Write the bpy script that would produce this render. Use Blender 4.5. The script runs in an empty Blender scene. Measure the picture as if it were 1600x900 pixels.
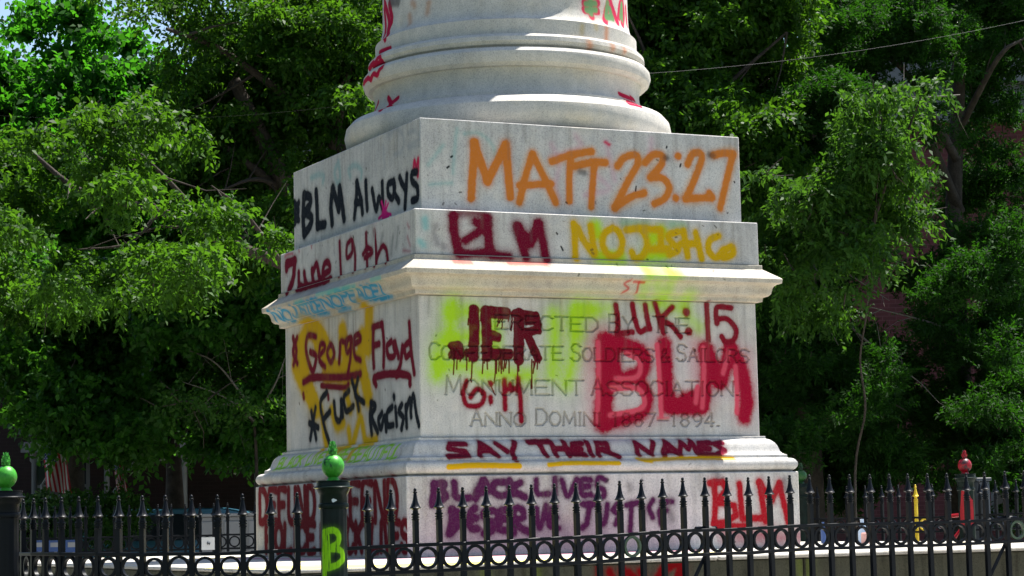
import bpy, math, random
import numpy as np
from mathutils import Vector, Matrix

random.seed(7)
rng = np.random.default_rng(7)
R_ = math.radians
sc = bpy.context.scene
C = sc.collection

# ------------------------------------------------------------------ camera
F_PX = 3510.74                       # focal length in pixels of the 1600-wide photograph
CAM = np.array([-8.73594, -18.33618, 0.20325])
RZ, RX, RR = -0.44497, 1.67486, -0.02228
cam_d = bpy.data.cameras.new('camera'); cam = bpy.data.objects.new('camera', cam_d); C.objects.link(cam)
ROT = Matrix.Rotation(RZ, 3, 'Z') @ Matrix.Rotation(RX, 3, 'X') @ Matrix.Rotation(RR, 3, 'Z')
cam.matrix_world = Matrix.Translation(Vector(CAM)) @ ROT.to_4x4()
cam_d.sensor_width = 36; cam_d.lens = F_PX / 1600 * 36; cam_d.clip_end = 2000; cam_d.clip_start = .05
sc.camera = cam
RN = np.array(ROT)

# ------------------------------------------------------------------ light, sky, exposure
SUN = Vector((0.44, 0.075, 1.0)).normalized()         # towards the sun
world = bpy.data.worlds.new('World'); sc.world = world; world.use_nodes = True
wn = world.node_tree.nodes; wl = world.node_tree.links; wn.clear()
sky = wn.new('ShaderNodeTexSky'); sky.sky_type = 'NISHITA'; sky.sun_disc = False
sky.sun_elevation = math.asin(SUN.z); sky.sun_rotation = math.atan2(SUN.x, SUN.y)
sky.air_density = 1.0; sky.dust_density = 1.0; sky.ozone_density = 1.0
bg = wn.new('ShaderNodeBackground'); bg.inputs[1].default_value = 0.075
wo = wn.new('ShaderNodeOutputWorld'); wl.new(sky.outputs[0], bg.inputs[0]); wl.new(bg.outputs[0], wo.inputs[0])
sd = bpy.data.lights.new('sun', 'SUN'); sd.energy = 5.0; sd.angle = R_(0.53); sd.color = (1.0, 0.955, 0.89)
so = bpy.data.objects.new('sun', sd); C.objects.link(so); so.location = (10, 0, 30)
so.rotation_euler = SUN.to_track_quat('Z', 'Y').to_euler()
sc.view_settings.view_transform = 'Standard'; sc.view_settings.look = 'None'
sc.view_settings.gamma = 1; sc.view_settings.use_curve_mapping = False
sc.view_settings.exposure = 1.42
sc.render.engine = 'CYCLES'
sc.cycles.max_bounces = 7; sc.cycles.diffuse_bounces = 4; sc.cycles.transmission_bounces = 4
sc.cycles.use_denoising = True
sc.cycles.sample_clamp_indirect = 6

# ------------------------------------------------------------------ geometry helpers
def ray(px, py):
    return RN @ np.array([(px - 800) / F_PX, -(py - 450) / F_PX, -1.0])
def at(px, py, d):
    return CAM + ray(px, py) * d
def z0(px, py, d, z):
    p = at(px, py, d); return np.array([p[0], p[1], z])
def hit_face(face, w, px, py):
    r = ray(px, py)
    if face == 'F':
        t = (-w - CAM[1]) / r[1]
    else:
        t = (-w - CAM[0]) / r[0]
    return CAM + r * t, t
def srgb(r, g, b, k=1.0):
    f = lambda c: (c / 255 / 12.92) if c / 255 <= .04045 else ((c / 255 + .055) / 1.055) ** 2.4
    return (f(r) * k, f(g) * k, f(b) * k)

class MB:
    def __init__(s): s.v = []; s.f = []
    def add(s, vs, fs):
        o = len(s.v); s.v += [tuple(map(float, v)) for v in vs]; s.f += [tuple(i + o for i in f) for f in fs]; return s
    def box(s, a, b):
        x0, y0, zz0 = a; x1, y1, z1 = b
        return s.add([(x0, y0, zz0), (x1, y0, zz0), (x1, y1, zz0), (x0, y1, zz0), (x0, y0, z1), (x1, y0, z1), (x1, y1, z1), (x0, y1, z1)],
                     [(0, 3, 2, 1), (4, 5, 6, 7), (0, 1, 5, 4), (1, 2, 6, 5), (2, 3, 7, 6), (3, 0, 4, 7)])
    def rings(s, loops, cap0=True, cap1=True):
        n = len(loops[0]); vs = [p for l in loops for p in l]; fs = []
        for i in range(len(loops) - 1):
            for j in range(n):
                k = (j + 1) % n
                fs.append((i * n + j, i * n + k, (i + 1) * n + k, (i + 1) * n + j))
        if cap0: fs.append(tuple(range(n - 1, -1, -1)))
        if cap1: fs.append(tuple(range((len(loops) - 1) * n, len(loops) * n)))
        return s.add(vs, fs)
    def lathe(s, prof, c=(0, 0), n=16, cap0=True, cap1=True, a0=0.0):
        return s.rings([[(c[0] + r * math.cos(a0 + 2 * math.pi * k / n), c[1] + r * math.sin(a0 + 2 * math.pi * k / n), z) for k in range(n)] for r, z in prof], cap0, cap1)
    def square(s, prof, cap0=True, cap1=True):
        return s.rings([[(-w, -w, z), (w, -w, z), (w, w, z), (-w, w, z)] for w, z in prof], cap0, cap1)
    def tube(s, pts, rad, n=6):
        pts = [Vector(p) for p in pts]; loops = []
        if not hasattr(rad, '__len__'): rad = [rad] * len(pts)
        ref = Vector((0.31, 0.17, 0.93)).normalized()
        for i, p in enumerate(pts):
            t = (pts[min(i + 1, len(pts) - 1)] - pts[max(i - 1, 0)])
            if t.length < 1e-9: t = Vector((0, 0, 1))
            t.normalize()
            u = t.cross(ref)
            if u.length < .05: u = t.cross(Vector((1, 0, 0)))
            u.normalize(); v = t.cross(u)
            loops.append([tuple(p + (u * math.cos(2 * math.pi * k / n) + v * math.sin(2 * math.pi * k / n)) * rad[i]) for k in range(n)])
        return s.rings(loops)
    def mesh(s, name, off=(0, 0, 0)):
        me = bpy.data.meshes.new(name)
        me.from_pydata([(v[0] - off[0], v[1] - off[1], v[2] - off[2]) for v in s.v], [], s.f)
        me.update(); return me

def tag(o, label=None, cat=None, group=None, kind=None):
    if label: o['label'] = label
    if cat: o['category'] = cat
    if group: o['group'] = group
    if kind: o['kind'] = kind
    return o
def empty(name, loc, label=None, cat=None, group=None, rz=0):
    o = bpy.data.objects.new(name, None); o.empty_display_size = .2; C.objects.link(o)
    o.location = tuple(map(float, loc)); o.rotation_euler = (0, 0, rz)
    return tag(o, label, cat, group)
def link(name, me, mat, parent=None, smooth=False, bevel=0, loc=None, seg=1, ang=40):
    o = bpy.data.objects.new(name, me); C.objects.link(o)
    if mat and not me.materials: me.materials.append(mat)
    if parent: o.parent = parent
    if loc is not None: o.location = tuple(map(float, loc))
    if smooth:
        me.polygons.foreach_set('use_smooth', [True] * len(me.polygons)); me.set_sharp_from_angle(angle=R_(ang))
    if bevel:
        m = o.modifiers.new('bevel', 'BEVEL'); m.width = bevel; m.segments = seg; m.limit_method = 'ANGLE'; m.angle_limit = R_(50)
    return o
def build(name, mb, mat, parent=None, smooth=False, bevel=0, off=None, **k):
    off = off if off is not None else (tuple(parent.location) if parent and parent.parent is None and parent.type == 'EMPTY' and parent.rotation_euler.z == 0 else (0, 0, 0))
    return link(name, mb.mesh(name, off), mat, parent, smooth, bevel, **k)

# ------------------------------------------------------------------ paint rasteriser (numpy, no files)
VN = rng.random((256, 256)).astype(np.float32)
def vnoise(x, y):
    xi = np.floor(x).astype(int); yi = np.floor(y).astype(int); fx = x - xi; fy = y - yi
    fx = fx * fx * (3 - 2 * fx); fy = fy * fy * (3 - 2 * fy)
    g = lambda a, b: VN[a & 255, b & 255]
    return (g(xi, yi) * (1 - fx) + g(xi + 1, yi) * fx) * (1 - fy) + (g(xi, yi + 1) * (1 - fx) + g(xi + 1, yi + 1) * fx) * fy
def smooth_pts(pts, n=6):
    P = np.array(pts, float)
    if len(P) < 3: return P
    Q = np.vstack([2 * P[0] - P[1], P, 2 * P[-1] - P[-2]]); out = []
    for i in range(1, len(Q) - 2):
        for t in np.arange(n) / n:
            out.append(.5 * ((2 * Q[i]) + (-Q[i - 1] + Q[i + 1]) * t + (2 * Q[i - 1] - 5 * Q[i] + 4 * Q[i + 1] - Q[i + 2]) * t * t + (-Q[i - 1] + 3 * Q[i] - 3 * Q[i + 1] + Q[i + 2]) * t ** 3))
    out.append(P[-1]); return np.array(out)
class Canvas:
    def __init__(s, w, h, u0, v0, ppm):
        s.w, s.h, s.u0, s.v0, s.ppm = w, h, u0, v0, ppm
        s.c = np.zeros((h, w, 3), np.float32); s.a = np.zeros((h, w), np.float32)
    def stroke(s, pts, width, col, op=1.0, soft=0.006, halo=0.25, curve=True):
        P = smooth_pts(pts) if curve else np.array(pts, float)
        P = (P - [s.u0, s.v0]) * s.ppm; w = width * s.ppm / 2; so_ = max(soft * s.ppm, .6)
        m = w + so_ * 2 + w * 1.3 * (halo > 0) + 2
        x0, y0 = np.floor(P.min(0) - m).astype(int); x1, y1 = np.ceil(P.max(0) + m).astype(int)
        x0, y0 = max(x0, 0), max(y0, 0); x1, y1 = min(x1, s.w), min(y1, s.h)
        if x1 <= x0 or y1 <= y0: return
        X, Y = np.meshgrid(np.arange(x0, x1) + .5, np.arange(y0, y1) + .5)
        D = np.full(X.shape, 1e9)
        if len(P) == 1: P = np.vstack([P, P + .01])
        for a, b in zip(P[:-1], P[1:]):
            ab = b - a; L = ab @ ab + 1e-9
            t = np.clip(((X - a[0]) * ab[0] + (Y - a[1]) * ab[1]) / L, 0, 1)
            D = np.minimum(D, np.hypot(X - a[0] - t * ab[0], Y - a[1] - t * ab[1]))
        Dn = D + (vnoise(X * .11 + 7, Y * .11) - .5) * w * .16 + (vnoise(X * .35 + 7, Y * .35) - .5) * so_ * .35 + (rng.random(X.shape) - .5) * so_ * .4
        al = np.clip((w + so_ - Dn) / (2 * so_), 0, 1); al = al * al * (3 - 2 * al) * op
        al *= .86 + .14 * np.clip(vnoise(X * .09 + 3, Y * .07) * 1.6, 0, 1)
        if halo > 0:
            h = halo * op * np.exp(-(D / (w * 1.25 + so_)) ** 2) * (rng.random(X.shape) * .7 + .3)
            al = 1 - (1 - al) * (1 - np.clip(h, 0, 1))
        A = s.a[y0:y1, x0:x1]; Cc = s.c[y0:y1, x0:x1]
        na = al + A * (1 - al)
        Cc[:] = (np.array(col, np.float32) * al[..., None] + Cc * (A * (1 - al))[..., None]) / np.maximum(na, 1e-5)[..., None]
        A[:] = na
    def image(s, name):
        im = bpy.data.images.new(name, s.w, s.h, alpha=True, float_buffer=True); im.colorspace_settings.name = 'Non-Color'
        im.alpha_mode = 'CHANNEL_PACKED'
        im.pixels.foreach_set(np.concatenate([s.c, s.a[..., None]], -1).astype(np.float32).ravel()); im.pack(); return im

PPM = 300; FW, FH = 1170, 1110
cv = Canvas(FW * 2, FH, 0, 0, PPM)
def face_uv(face, X):
    return (X[0] + 1.95, X[2] + .05) if face == 'F' else ((1.95 - X[1]) + 3.9, X[2] + .05)
ZP = {'1': (390, 160, 3.902), 'A': (430, 180, 4.092), '2': (790, 160, 3.461), '3s': (670, 320, 6.957), '3': (390, 380, 5.625), 'J': (450, 330, 7.5),
      'C': (400, 430, 7.273), '4': (430, 480, 3.75), '5': (640, 450, 3.75), '6': (900, 450, 3.75), '7b': (390, 740, 6.154), '8a': (660, 735, 5.333),
      '8b': (940, 735, 5.0), 'S': (680, 680, 3.3333), '7': (390, 670, 3.902), '8': (790, 670, 3.333), 'P': (0, 0, 1.0), 'R': (600, 840, 2.667)}
K = 0.78       # what a paint's display value in the shade is worth as albedo
def ST(face, w, z, col, wid, strokes, op=1.0, soft=2.0, halo=.25, curve=True, canvas=None):
    ox, oy, s = ZP[z]; c = srgb(*col, K)
    for st in strokes:
        q = []; t = 18
        for (x, y) in st:
            X, t = hit_face(face, w, ox + x / s, oy + y / s); q.append(face_uv(face, X))
        m = t / F_PX / s
        if halo > .2 and soft < 6:
            (canvas or cv).stroke(q, wid * m * (2.5 if face == 'L' else 1.75), c, op * .26, soft * m * s * 2.6, 0, curve)
        (canvas or cv).stroke(q, wid * m * (1.8 if face == 'L' else 1.24), c, op, soft * m * s * 1.3, halo * .8, curve)

GL = {'A': ["0,0 .5,1 1,0", ".2,.38 .8,.38"], 'B': ["0,0 0,1 .7,1 .85,.8 .7,.55 0,.53", ".7,.53 1,.3 .75,0 0,0"], 'C': ["1,.85 .7,1 .25,1 0,.7 0,.3 .25,0 .7,0 1,.15"],
      'D': ["0,0 0,1 .6,1 1,.7 1,.3 .6,0 0,0"], 'E': ["1,1 0,1 0,0 1,0", "0,.52 .75,.52"], 'F': ["1,1 0,1 0,0", "0,.52 .75,.52"], 'H': ["0,0 0,1", "1,0 1,1", "0,.5 1,.5"],
      'I': [".5,0 .5,1"], 'J': ["1,1 1,.25 .7,0 .2,0 0,.25"], 'K': ["0,0 0,1", "1,1 0,.45", ".25,.6 1,0"], 'L': ["0,1 0,0 1,0"], 'M': ["0,0 .08,1 .5,.15 .92,1 1,0"],
      'N': ["0,0 0,1 1,0 1,1"], 'O': [".3,0 0,.3 0,.7 .3,1 .7,1 1,.7 1,.3 .7,0 .3,0"], 'P': ["0,0 0,1 .7,1 1,.78 .7,.5 0,.5"], 'R': ["0,0 0,1 .7,1 1,.78 .7,.52 0,.52", ".5,.52 1,0"],
      'S': ["1,.85 .7,1 .25,1 0,.78 .2,.55 .8,.45 1,.22 .75,0 .25,0 0,.15"], 'T': ["0,1 1,1", ".5,1 .5,0"], 'U': ["0,1 0,.25 .25,0 .75,0 1,.25 1,1"], 'V': ["0,1 .5,0 1,1"],
      'Y': ["0,1 .5,.5 1,1", ".5,.5 .5,0"], '1': [".25,.8 .5,1 .5,0"], '8': [".3,.53 .05,.75 .3,1 .7,1 .95,.75 .7,.53 .3,.53 0,.28 .3,0 .7,0 1,.28 .7,.53"],
      '7': ["0,1 1,1 .35,0"], '9': ["1,.6 .7,.42 .3,.42 0,.7 .3,1 .7,1 1,.7 .95,.3 .5,0"], '4': [".75,0 .75,1 0,.3 1,.3"], '-': ["0,.45 1,.45"], '.': [".4,.03 .5,.03"],
      '&': ["1,0 .2,.75 .35,1 .65,1 .7,.75 .1,.35 .2,0 .6,0 1,.4"], '!': [".5,1 .5,.35", ".5,.05 .5,0"], "'": [".5,1 .5,.75"], ',': [".5,.1 .3,-.15"]}
def glyph_px(text, xa, ya, yb, xb, yc, yd, gap=.28, first=1.0, slant=0.0, jit=0.0):
    """polylines in picture coords for text between (xa: top ya, bottom yb) and (xb: top yc, bottom yd)"""
    wid = [(.25 if ch in "I.!'," else .7 if ch == '1' else 1.15 if ch == 'M' else 1.0) if ch != ' ' else .8 for ch in text]
    tot = sum(wid) + gap * (len(text) - 1); x = 0; out = []
    for i, ch in enumerate(text):
        if ch in GL:
            hh = first if i == 0 else 1.0
            for s_ in GL[ch]:
                pts = []
                jy = random.uniform(-jit, jit)
                for p in s_.split():
                    a, b = map(float, p.split(','))
                    u = (x + a * wid[i] + slant * b) / tot
                    top = ya + (yc - ya) * u; bot = yb + (yd - yb) * u
                    pts.append((xa + (xb - xa) * u, bot + (top - bot) * (b * hh + jy)))
                out.append(pts)
        x += wid[i] + gap
    return out

BLK = (20, 28, 38); MAR = (112, 6, 40); ORA = (208, 122, 48); YEL = (205, 165, 8); LIM = (172, 218, 40); PUR = (82, 28, 72)
W1, W2, WC, WD, WT, WB = 1.529, 1.630, 1.74, 1.6, 1.72, 1.832
# upper plinth, side face
ST('L', W1, 'A', (120, 175, 175), 22, [[(230, 400), (280, 380), (310, 390), (305, 430)], [(405, 300), (380, 360), (395, 430), (415, 400), (405, 300)], [(480, 390), (470, 350), (510, 320), (550, 350), (550, 400)]], op=.35, soft=3)
ST('L', W1, 'A', (150, 160, 168), 16, [[(720, 130), (780, 90), (820, 140), (810, 230), (760, 250)], [(850, 110), (900, 105), (925, 150), (850, 200), (930, 190)], [(690, 200), (700, 330)]], op=.3, soft=3)
ST('L', W1, 'A', (205, 30, 80), 16, [[(885, 330), (890, 290), (902, 330), (915, 280), (912, 390)]], op=.85)
ST('L', W1, 'A', BLK, 34, [[(185, 510), (178, 640), (185, 760)], [(185, 515), (222, 525), (222, 570), (190, 625)], [(190, 620), (232, 655), (222, 710), (185, 762)],
   [(262, 490), (268, 600), (270, 710)], [(270, 710), (318, 697)], [(367, 470), (356, 580), (364, 690)], [(370, 470), (395, 560), (408, 600), (412, 465), (440, 665)]])
ST('L', W1, 'A', BLK, 27, [[(122, 560), (148, 610), (125, 690)], [(150, 560), (120, 640), (150, 670)], [(522, 430), (518, 540), (506, 655)], [(522, 430), (548, 540), (558, 625)], [(512, 560), (552, 556)],
   [(579, 425), (583, 520), (588, 600)], [(620, 478), (635, 565), (648, 603), (662, 530), (676, 560), (688, 585), (684, 432)], [(758, 422), (724, 440), (722, 500), (748, 532), (764, 470), (758, 422), (764, 500), (790, 550)],
   [(796, 400), (812, 440), (835, 474)], [(842, 382), (836, 480), (830, 590)], [(905, 362), (876, 372), (876, 420), (908, 462), (908, 530), (876, 546)]])
ST('L', W1, 'A', (215, 30, 125), 10, [[(700, 625), (700 + dx, 625 + dy)] for dx, dy in ((-14, 35), (8, -75), (22, -60), (40, 10), (-20, -70), (25, 25), (-38, 35), (0, 30))] + [[(690, 640), (712, 650)]], curve=False, soft=1)
ST('L', W1, 'A', (215, 30, 125), 34, [[(695, 625), (706, 645)]])
# upper plinth, front face
ST('F', W1, '1', (120, 180, 175), 16, [[(1265, 160), (1250, 290), (1240, 430)], [(1310, 190), (1400, 190), (1480, 260), (1500, 330)], [(1090, 380), (1180, 260)], [(1100, 500), (1230, 490)]], op=.33, soft=3)
ST('F', W1, '2', (205, 150, 170), 22, [[(380, 180), (400, 240), (250, 300)], [(250, 230), (290, 330), (270, 450), (290, 520)], [(545, 220), (590, 420)], [(790, 200), (780, 300)], [(500, 400), (560, 470), (430, 500)]], op=.28, soft=4)
ST('F', W1, '2', (200, 70, 95), 12, [[(540, 215), (560, 228)]], op=.8)
ST('F', W1, '1', ORA, 40, [[(1350, 585), (1362, 400), (1370, 255), (1370, 250)], [(1370, 250), (1450, 480)], [(1450, 480), (1560, 262)], [(1560, 258), (1577, 430), (1590, 575)]], halo=.45)
ST('F', W1, '2', (218, 165, 70), 46, [[(75, 540), (145, 280), (270, 540)], [(250, 320), (465, 265)], [(375, 345), (540, 325)], [(605, 345), (640, 300), (700, 285), (715, 330), (660, 430), (590, 570), (750, 490)], [(755, 325), (845, 290), (785, 405), (885, 460), (805, 548)], [(985, 335), (1010, 280), (1060, 310), (975, 520), (1110, 515)], [(1125, 285), (1230, 280), (1160, 570)]], op=.22, soft=4, halo=.1)
ST('F', W1, '2', ORA, 29, [[(75, 540), (105, 410), (145, 280)], [(145, 280), (210, 410), (270, 540)], [(75, 450), (245, 440)], [(250, 320), (350, 285), (465, 265)], [(352, 290), (345, 400), (345, 535)],
   [(375, 345), (460, 325), (540, 325)], [(480, 330), (470, 450), (463, 565)], [(605, 345), (640, 300), (700, 285), (715, 330), (660, 430), (590, 570)], [(590, 570), (680, 510), (750, 490)],
   [(755, 325), (800, 282), (845, 290), (840, 340), (785, 405)], [(785, 405), (850, 410), (885, 460), (860, 520), (805, 548)], [(985, 335), (1010, 280), (1050, 275), (1060, 310), (1020, 420), (975, 520)],
   [(975, 520), (1110, 515)], [(1100, 490), (1115, 515)], [(1125, 285), (1180, 275), (1230, 280)], [(1230, 280), (1200, 400), (1160, 570)]], halo=.45)
ST('F', W1, '2', ORA, 32, [[(933, 290), (934, 291)], [(920, 517), (922, 518)]], halo=.4)
ST('F', W1, '2', (60, 62, 62), 26, [[(405, 375), (425, 382)], [(865, 300), (872, 302)], [(1105, 285), (1120, 288)]], op=.5, soft=3)
ST('F', W1, '2', (18, 28, 40), 7, [[(706, 455), (703, 478)], [(948, 332), (943, 348)], [(1236, 428), (1239, 434)], [(872, 238), (870, 246)]], halo=0, soft=.7)
ST('F', W1, '1', (40, 44, 46), 9, [[(1228, 333), (1236, 328)], [(1205, 398), (1215, 390)]], halo=0, soft=.8)
# second course, front
ST('F', W2, '1', (110, 185, 185), 30, [[(1068, 710), (1072, 760)], [(1040, 850), (1060, 870)]], op=.5, soft=4)
ST('F', W2, '3s', (90, 85, 95), 40, [[(80, 220), (60, 300), (90, 420)], [(165, 450), (168, 460)]], op=.4, soft=5)
ST('F', W2, '3s', MAR, 84, [[(265, 130), (275, 300), (320, 500)], [(640, 160), (650, 350), (670, 520)]], soft=4, halo=.4)
ST('F', W2, '3s', MAR, 70, [[(510, 190), (575, 255), (400, 390)], [(320, 540), (620, 520)], [(680, 545), (870, 560)]], soft=4, halo=.4)
ST('F', W2, '3s', MAR, 70, [[(260, 110), (430, 90), (640, 120)]], op=.65, soft=6, halo=.4)
ST('F', W2, '3s', MAR, 76, [[(960, 240), (1005, 400), (1050, 570)], [(970, 240), (1100, 410)], [(1100, 410), (1190, 215)], [(1190, 205), (1240, 400), (1270, 590)]], soft=4, halo=.4)
ST('F', W2, '2', LIM, 60, [[(488, 670), (500, 710)], [(510, 835), (620, 840)], [(790, 740), (840, 700)], [(770, 830), (850, 820)]], op=.75, soft=6, halo=.4)
ST('F', W2, '2', (110, 180, 130), 36, [[(640, 655), (760, 660)], [(900, 660), (960, 668)]], op=.35, soft=5)
ST('F', W2, '2', YEL, 29, [[(368, 655), (375, 760), (378, 845)], [(390, 680), (430, 760), (478, 820)], [(460, 668), (470, 740), (480, 810)],
   [(580, 680), (535, 710), (525, 770), (560, 830), (610, 820), (632, 760), (610, 700), (580, 680)], [(655, 690), (740, 682), (835, 690)], [(742, 690), (765, 760), (745, 825), (700, 845), (682, 810)],
   [(838, 700), (842, 790)], [(785, 795), (880, 792)], [(930, 700), (880, 722), (905, 765), (932, 800), (885, 822)], [(962, 695), (985, 835)], [(950, 765), (1030, 765)], [(1028, 705), (1060, 845)],
   [(1152, 722), (1105, 745), (1098, 800), (1135, 840), (1180, 800)], [(1180, 805), (1222, 780), (1228, 820), (1180, 840), (1185, 805)]], soft=2.6, halo=.45)
ST('F', W2, '2', (40, 44, 46), 7, [[(276, 705), (280, 712)], [(300, 780), (310, 800)]], halo=0, soft=.8)
# second course, side
ST('L', W2, '3', (180, 60, 90), 10, [[(310, 120), (330, 100), (380, 90)], [(434, 60), (436, 75)], [(540, 15), (545, 40)]], op=.6)
ST('L', W2, 'J', (150, 50, 80), 18, [[(1400, 150), (1418, 190)], [(1400, 300), (1430, 400)], [(1350, 460), (1430, 470)]], op=.45, soft=3)
ST('L', W2, 'J', (90, 98, 100), 30, [[(1110, 270), (1090, 380)], [(1230, 300), (1210, 500)], [(1290, 200), (1270, 420)]], op=.35, soft=4)
ST('L', W2, '3', MAR, 46, [[(325, 185), (400, 152)], [(330, 180), (325, 225)], [(395, 160), (385, 300), (345, 425)]], halo=.35)
ST('L', W2, '3', MAR, 36, [[(432, 262), (437, 360), (478, 395)], [(480, 262), (490, 330), (510, 385)], [(548, 235), (560, 350)], [(560, 245), (590, 185), (612, 290), (640, 345)],
   [(648, 275), (704, 235), (692, 170), (658, 185), (644, 260), (662, 335), (714, 312)], [(430, 400), (620, 350)]], halo=.35)
ST('L', W2, 'J', MAR, 36, [[(605, 365), (612, 560), (622, 750)], [(740, 335), (692, 400), (692, 540), (752, 480), (752, 345), (785, 500), (785, 700)],
   [(915, 262), (920, 450), (930, 650)], [(880, 505), (930, 430), (988, 480), (900, 545)], [(1010, 225), (1030, 420), (1035, 630)], [(1038, 560), (1100, 415), (1150, 450), (1170, 590)]], halo=.35)
# cornice
blue = []
for wd_, a in (("NO", (185, 400, 520, 360, 390, 510)), ("JUSTICE", (380, 365, 480, 700, 270, 400)), ("NO", (730, 255, 370, 930, 225, 350)), ("PEACE!", (950, 185, 300, 1400, 105, 250))):
    blue += glyph_px(wd_, *a[:4], a[4], a[5], slant=-.25, jit=.04)
ST('L', WC, 'C', (62, 150, 190), 17, blue, op=.9, soft=1.6, halo=.5)
ST('L', WC, 'C', (62, 150, 190), 26, [[(420, 480), (560, 450)], [(1080, 290), (1300, 250), (1430, 240)], [(600, 440), (720, 430)], [(830, 410), (960, 370)]], op=.6, soft=3)
ST('L', WC, 'C', (100, 185, 165), 16, [[(480, 320), (560, 290)], [(860, 200), (940, 170)], [(1040, 150), (1100, 130)]], op=.5, soft=3)
ST('F', WC, 'P', LIM, 15, [[(1012, 420), (1010, 460)], [(1050, 422), (1048, 466)], [(1015, 425), (1060, 428)], [(1030, 445), (1040, 465)]], op=.4, soft=6, halo=.3)
ST('F', WC, 'P', (190, 70, 70), 3, [[(985, 438), (978, 443), (985, 450), (978, 456)], [(992, 440), (1008, 441)], [(1000, 441), (999, 456)]], op=.6, soft=1)
ST('F', WC, 'P', (215, 110, 100), 5, [[(715, 408), (740, 409)], [(800, 410), (858, 411)]], op=.6, soft=1.5)
ST('L', WC, 'P', (120, 190, 180), 4, [[(500, 460), (560, 447)], [(585, 438), (600, 434)]], op=.5, soft=1.5)
# die, front: lime cloud, dripping letters, big red letters
ST('F', WD, '5', LIM, 62, [[(250, 95), (240, 200), (235, 300)], [(240, 140), (370, 135)], [(190, 310), (400, 275)], [(165, 400), (160, 510)], [(180, 455), (340, 455)], [(420, 505), (700, 512)],
   [(845, 160), (850, 300), (840, 500)], [(962, 170), (962, 380), (920, 560)], [(990, 120), (1070, 130)], [(500, 200), (500, 380)]], op=.78, soft=11, halo=.4)
ST('F', WD, '6', LIM, 60, [[(10, 130), (190, 120)], [(430, 100), (620, 110)], [(640, 60), (655, 160), (720, 230)], [(10, 180), (15, 260)]], op=.5, soft=10, halo=.4)
JD = (96, 4, 26)
ST('F', WD, '5', JD, 56, [[(376, 130), (379, 250), (375, 400)], [(446, 135), (452, 260), (455, 400)], [(641, 150), (640, 300), (640, 420)]], soft=1, halo=.12)
ST('F', WD, '5', JD, 44, [[(450, 130), (570, 140)], [(455, 262), (515, 285)], [(455, 395), (580, 395)], [(620, 150), (735, 165)], [(738, 165), (750, 235), (665, 270)], [(690, 275), (752, 410)], [(250, 338), (292, 340), (290, 395)], [(345, 380), (375, 375)], [(250, 390), (300, 392)]], soft=1, halo=.12)
ST('F', WD, '5', JD, 30, [[(480, 160), (575, 165)], [(465, 290), (520, 300)], [(470, 370), (590, 375)], [(690, 200), (750, 200)], [(655, 250), (760, 255)], [(470, 330), (475, 400)]], soft=1, halo=.1)
dr = [(262, 385, 485), (280, 400, 460), (300, 400, 430), (335, 400, 465), (350, 395, 430), (368, 400, 520), (395, 380, 410), (430, 400, 480), (440, 410, 440), (455, 410, 460), (502, 410, 525), (510, 400, 480), (522, 410, 470), (535, 405, 480), (545, 405, 460),
      (555, 400, 470), (568, 400, 455), (582, 400, 478), (632, 420, 512), (640, 430, 470), (652, 410, 440), (716, 420, 550), (726, 430, 480), (735, 420, 455), (748, 420, 460), (760, 420, 440), (545, 160, 235), (520, 170, 225), (532, 170, 205), (585, 150, 195), (600, 160, 250), (345, 180, 215), (405, 200, 245), (418, 150, 190), (690, 280, 310), (700, 280, 300), (483, 300, 360)]
ST('F', WD, '5', JD, 7.5, [[(a, b), (a + random.uniform(-3, 3), (b + c) / 2), (a + random.uniform(-7, 3), c + (c - 400) * .25 * (c > 440))] for a, b, c in dr], soft=.5, halo=0)
ST('F', WD, '5', (136, 6, 34), 23, [[(335, 545), (315, 620), (340, 688), (415, 684), (437, 625), (395, 592), (358, 640)], [(555, 540), (560, 710)], [(570, 592), (640, 590)], [(635, 530), (648, 640), (655, 780)]], halo=.35)
ST('F', WD, '5', (136, 6, 34), 24, [[(475, 558), (476, 560)], [(475, 640), (476, 665)], [(590, 565), (600, 595)]], halo=.3)
ST('F', WD, '5', (120, 10, 28), 5, [[(460, 545), (505, 625)], [(470, 660), (472, 690)]], halo=0, soft=.6)
ST('F', WD, '6', (200, 60, 90), 60, [[(140, 260), (90, 400), (100, 620), (120, 760)], [(500, 300), (450, 360)], [(700, 330), (710, 500)], [(1000, 400), (1020, 640)], [(250, 810), (420, 760)]], op=.28, soft=14, halo=.4)
RED = (160, 0, 44)
ST('F', WD, '6', RED, 98, [[(170, 320), (172, 550), (158, 790)]], soft=6, halo=.35)
ST('F', WD, '6', RED, 76, [[(200, 320), (330, 345), (400, 410), (380, 490), (260, 545)], [(520, 330), (530, 520), (545, 690)], [(550, 690), (680, 700), (740, 670)], [(770, 370), (830, 540)], [(905, 370), (850, 545)], [(905, 360), (960, 460), (1000, 650), (985, 755)]], soft=6, halo=.35)
ST('F', WD, '6', RED, 56, [[(380, 545), (425, 640), (380, 740), (200, 790)], [(750, 350), (760, 500), (745, 700)], [(640, 640), (760, 620)], [(220, 360), (240, 500)]], soft=6, halo=.35)
ST('F', WD, '6', (222, 84, 104), 25, [[(130, 320), (133, 500), (125, 780)], [(300, 385), (370, 425), (372, 500), (330, 530), (235, 530)], [(215, 590), (360, 590), (402, 660), (370, 712), (200, 745)], [(475, 335), (490, 540), (500, 750)],
   [(746, 350), (750, 500), (740, 700)], [(895, 370), (862, 500)], [(935, 460), (942, 600), (942, 730)], [(712, 580), (702, 670)]], op=.82, soft=1.6, halo=.2)
ST('F', WD, '6', (215, 100, 110), 12, [[(205, 580), (280, 575)], [(480, 762), (540, 760)]], op=.6, soft=2)
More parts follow.
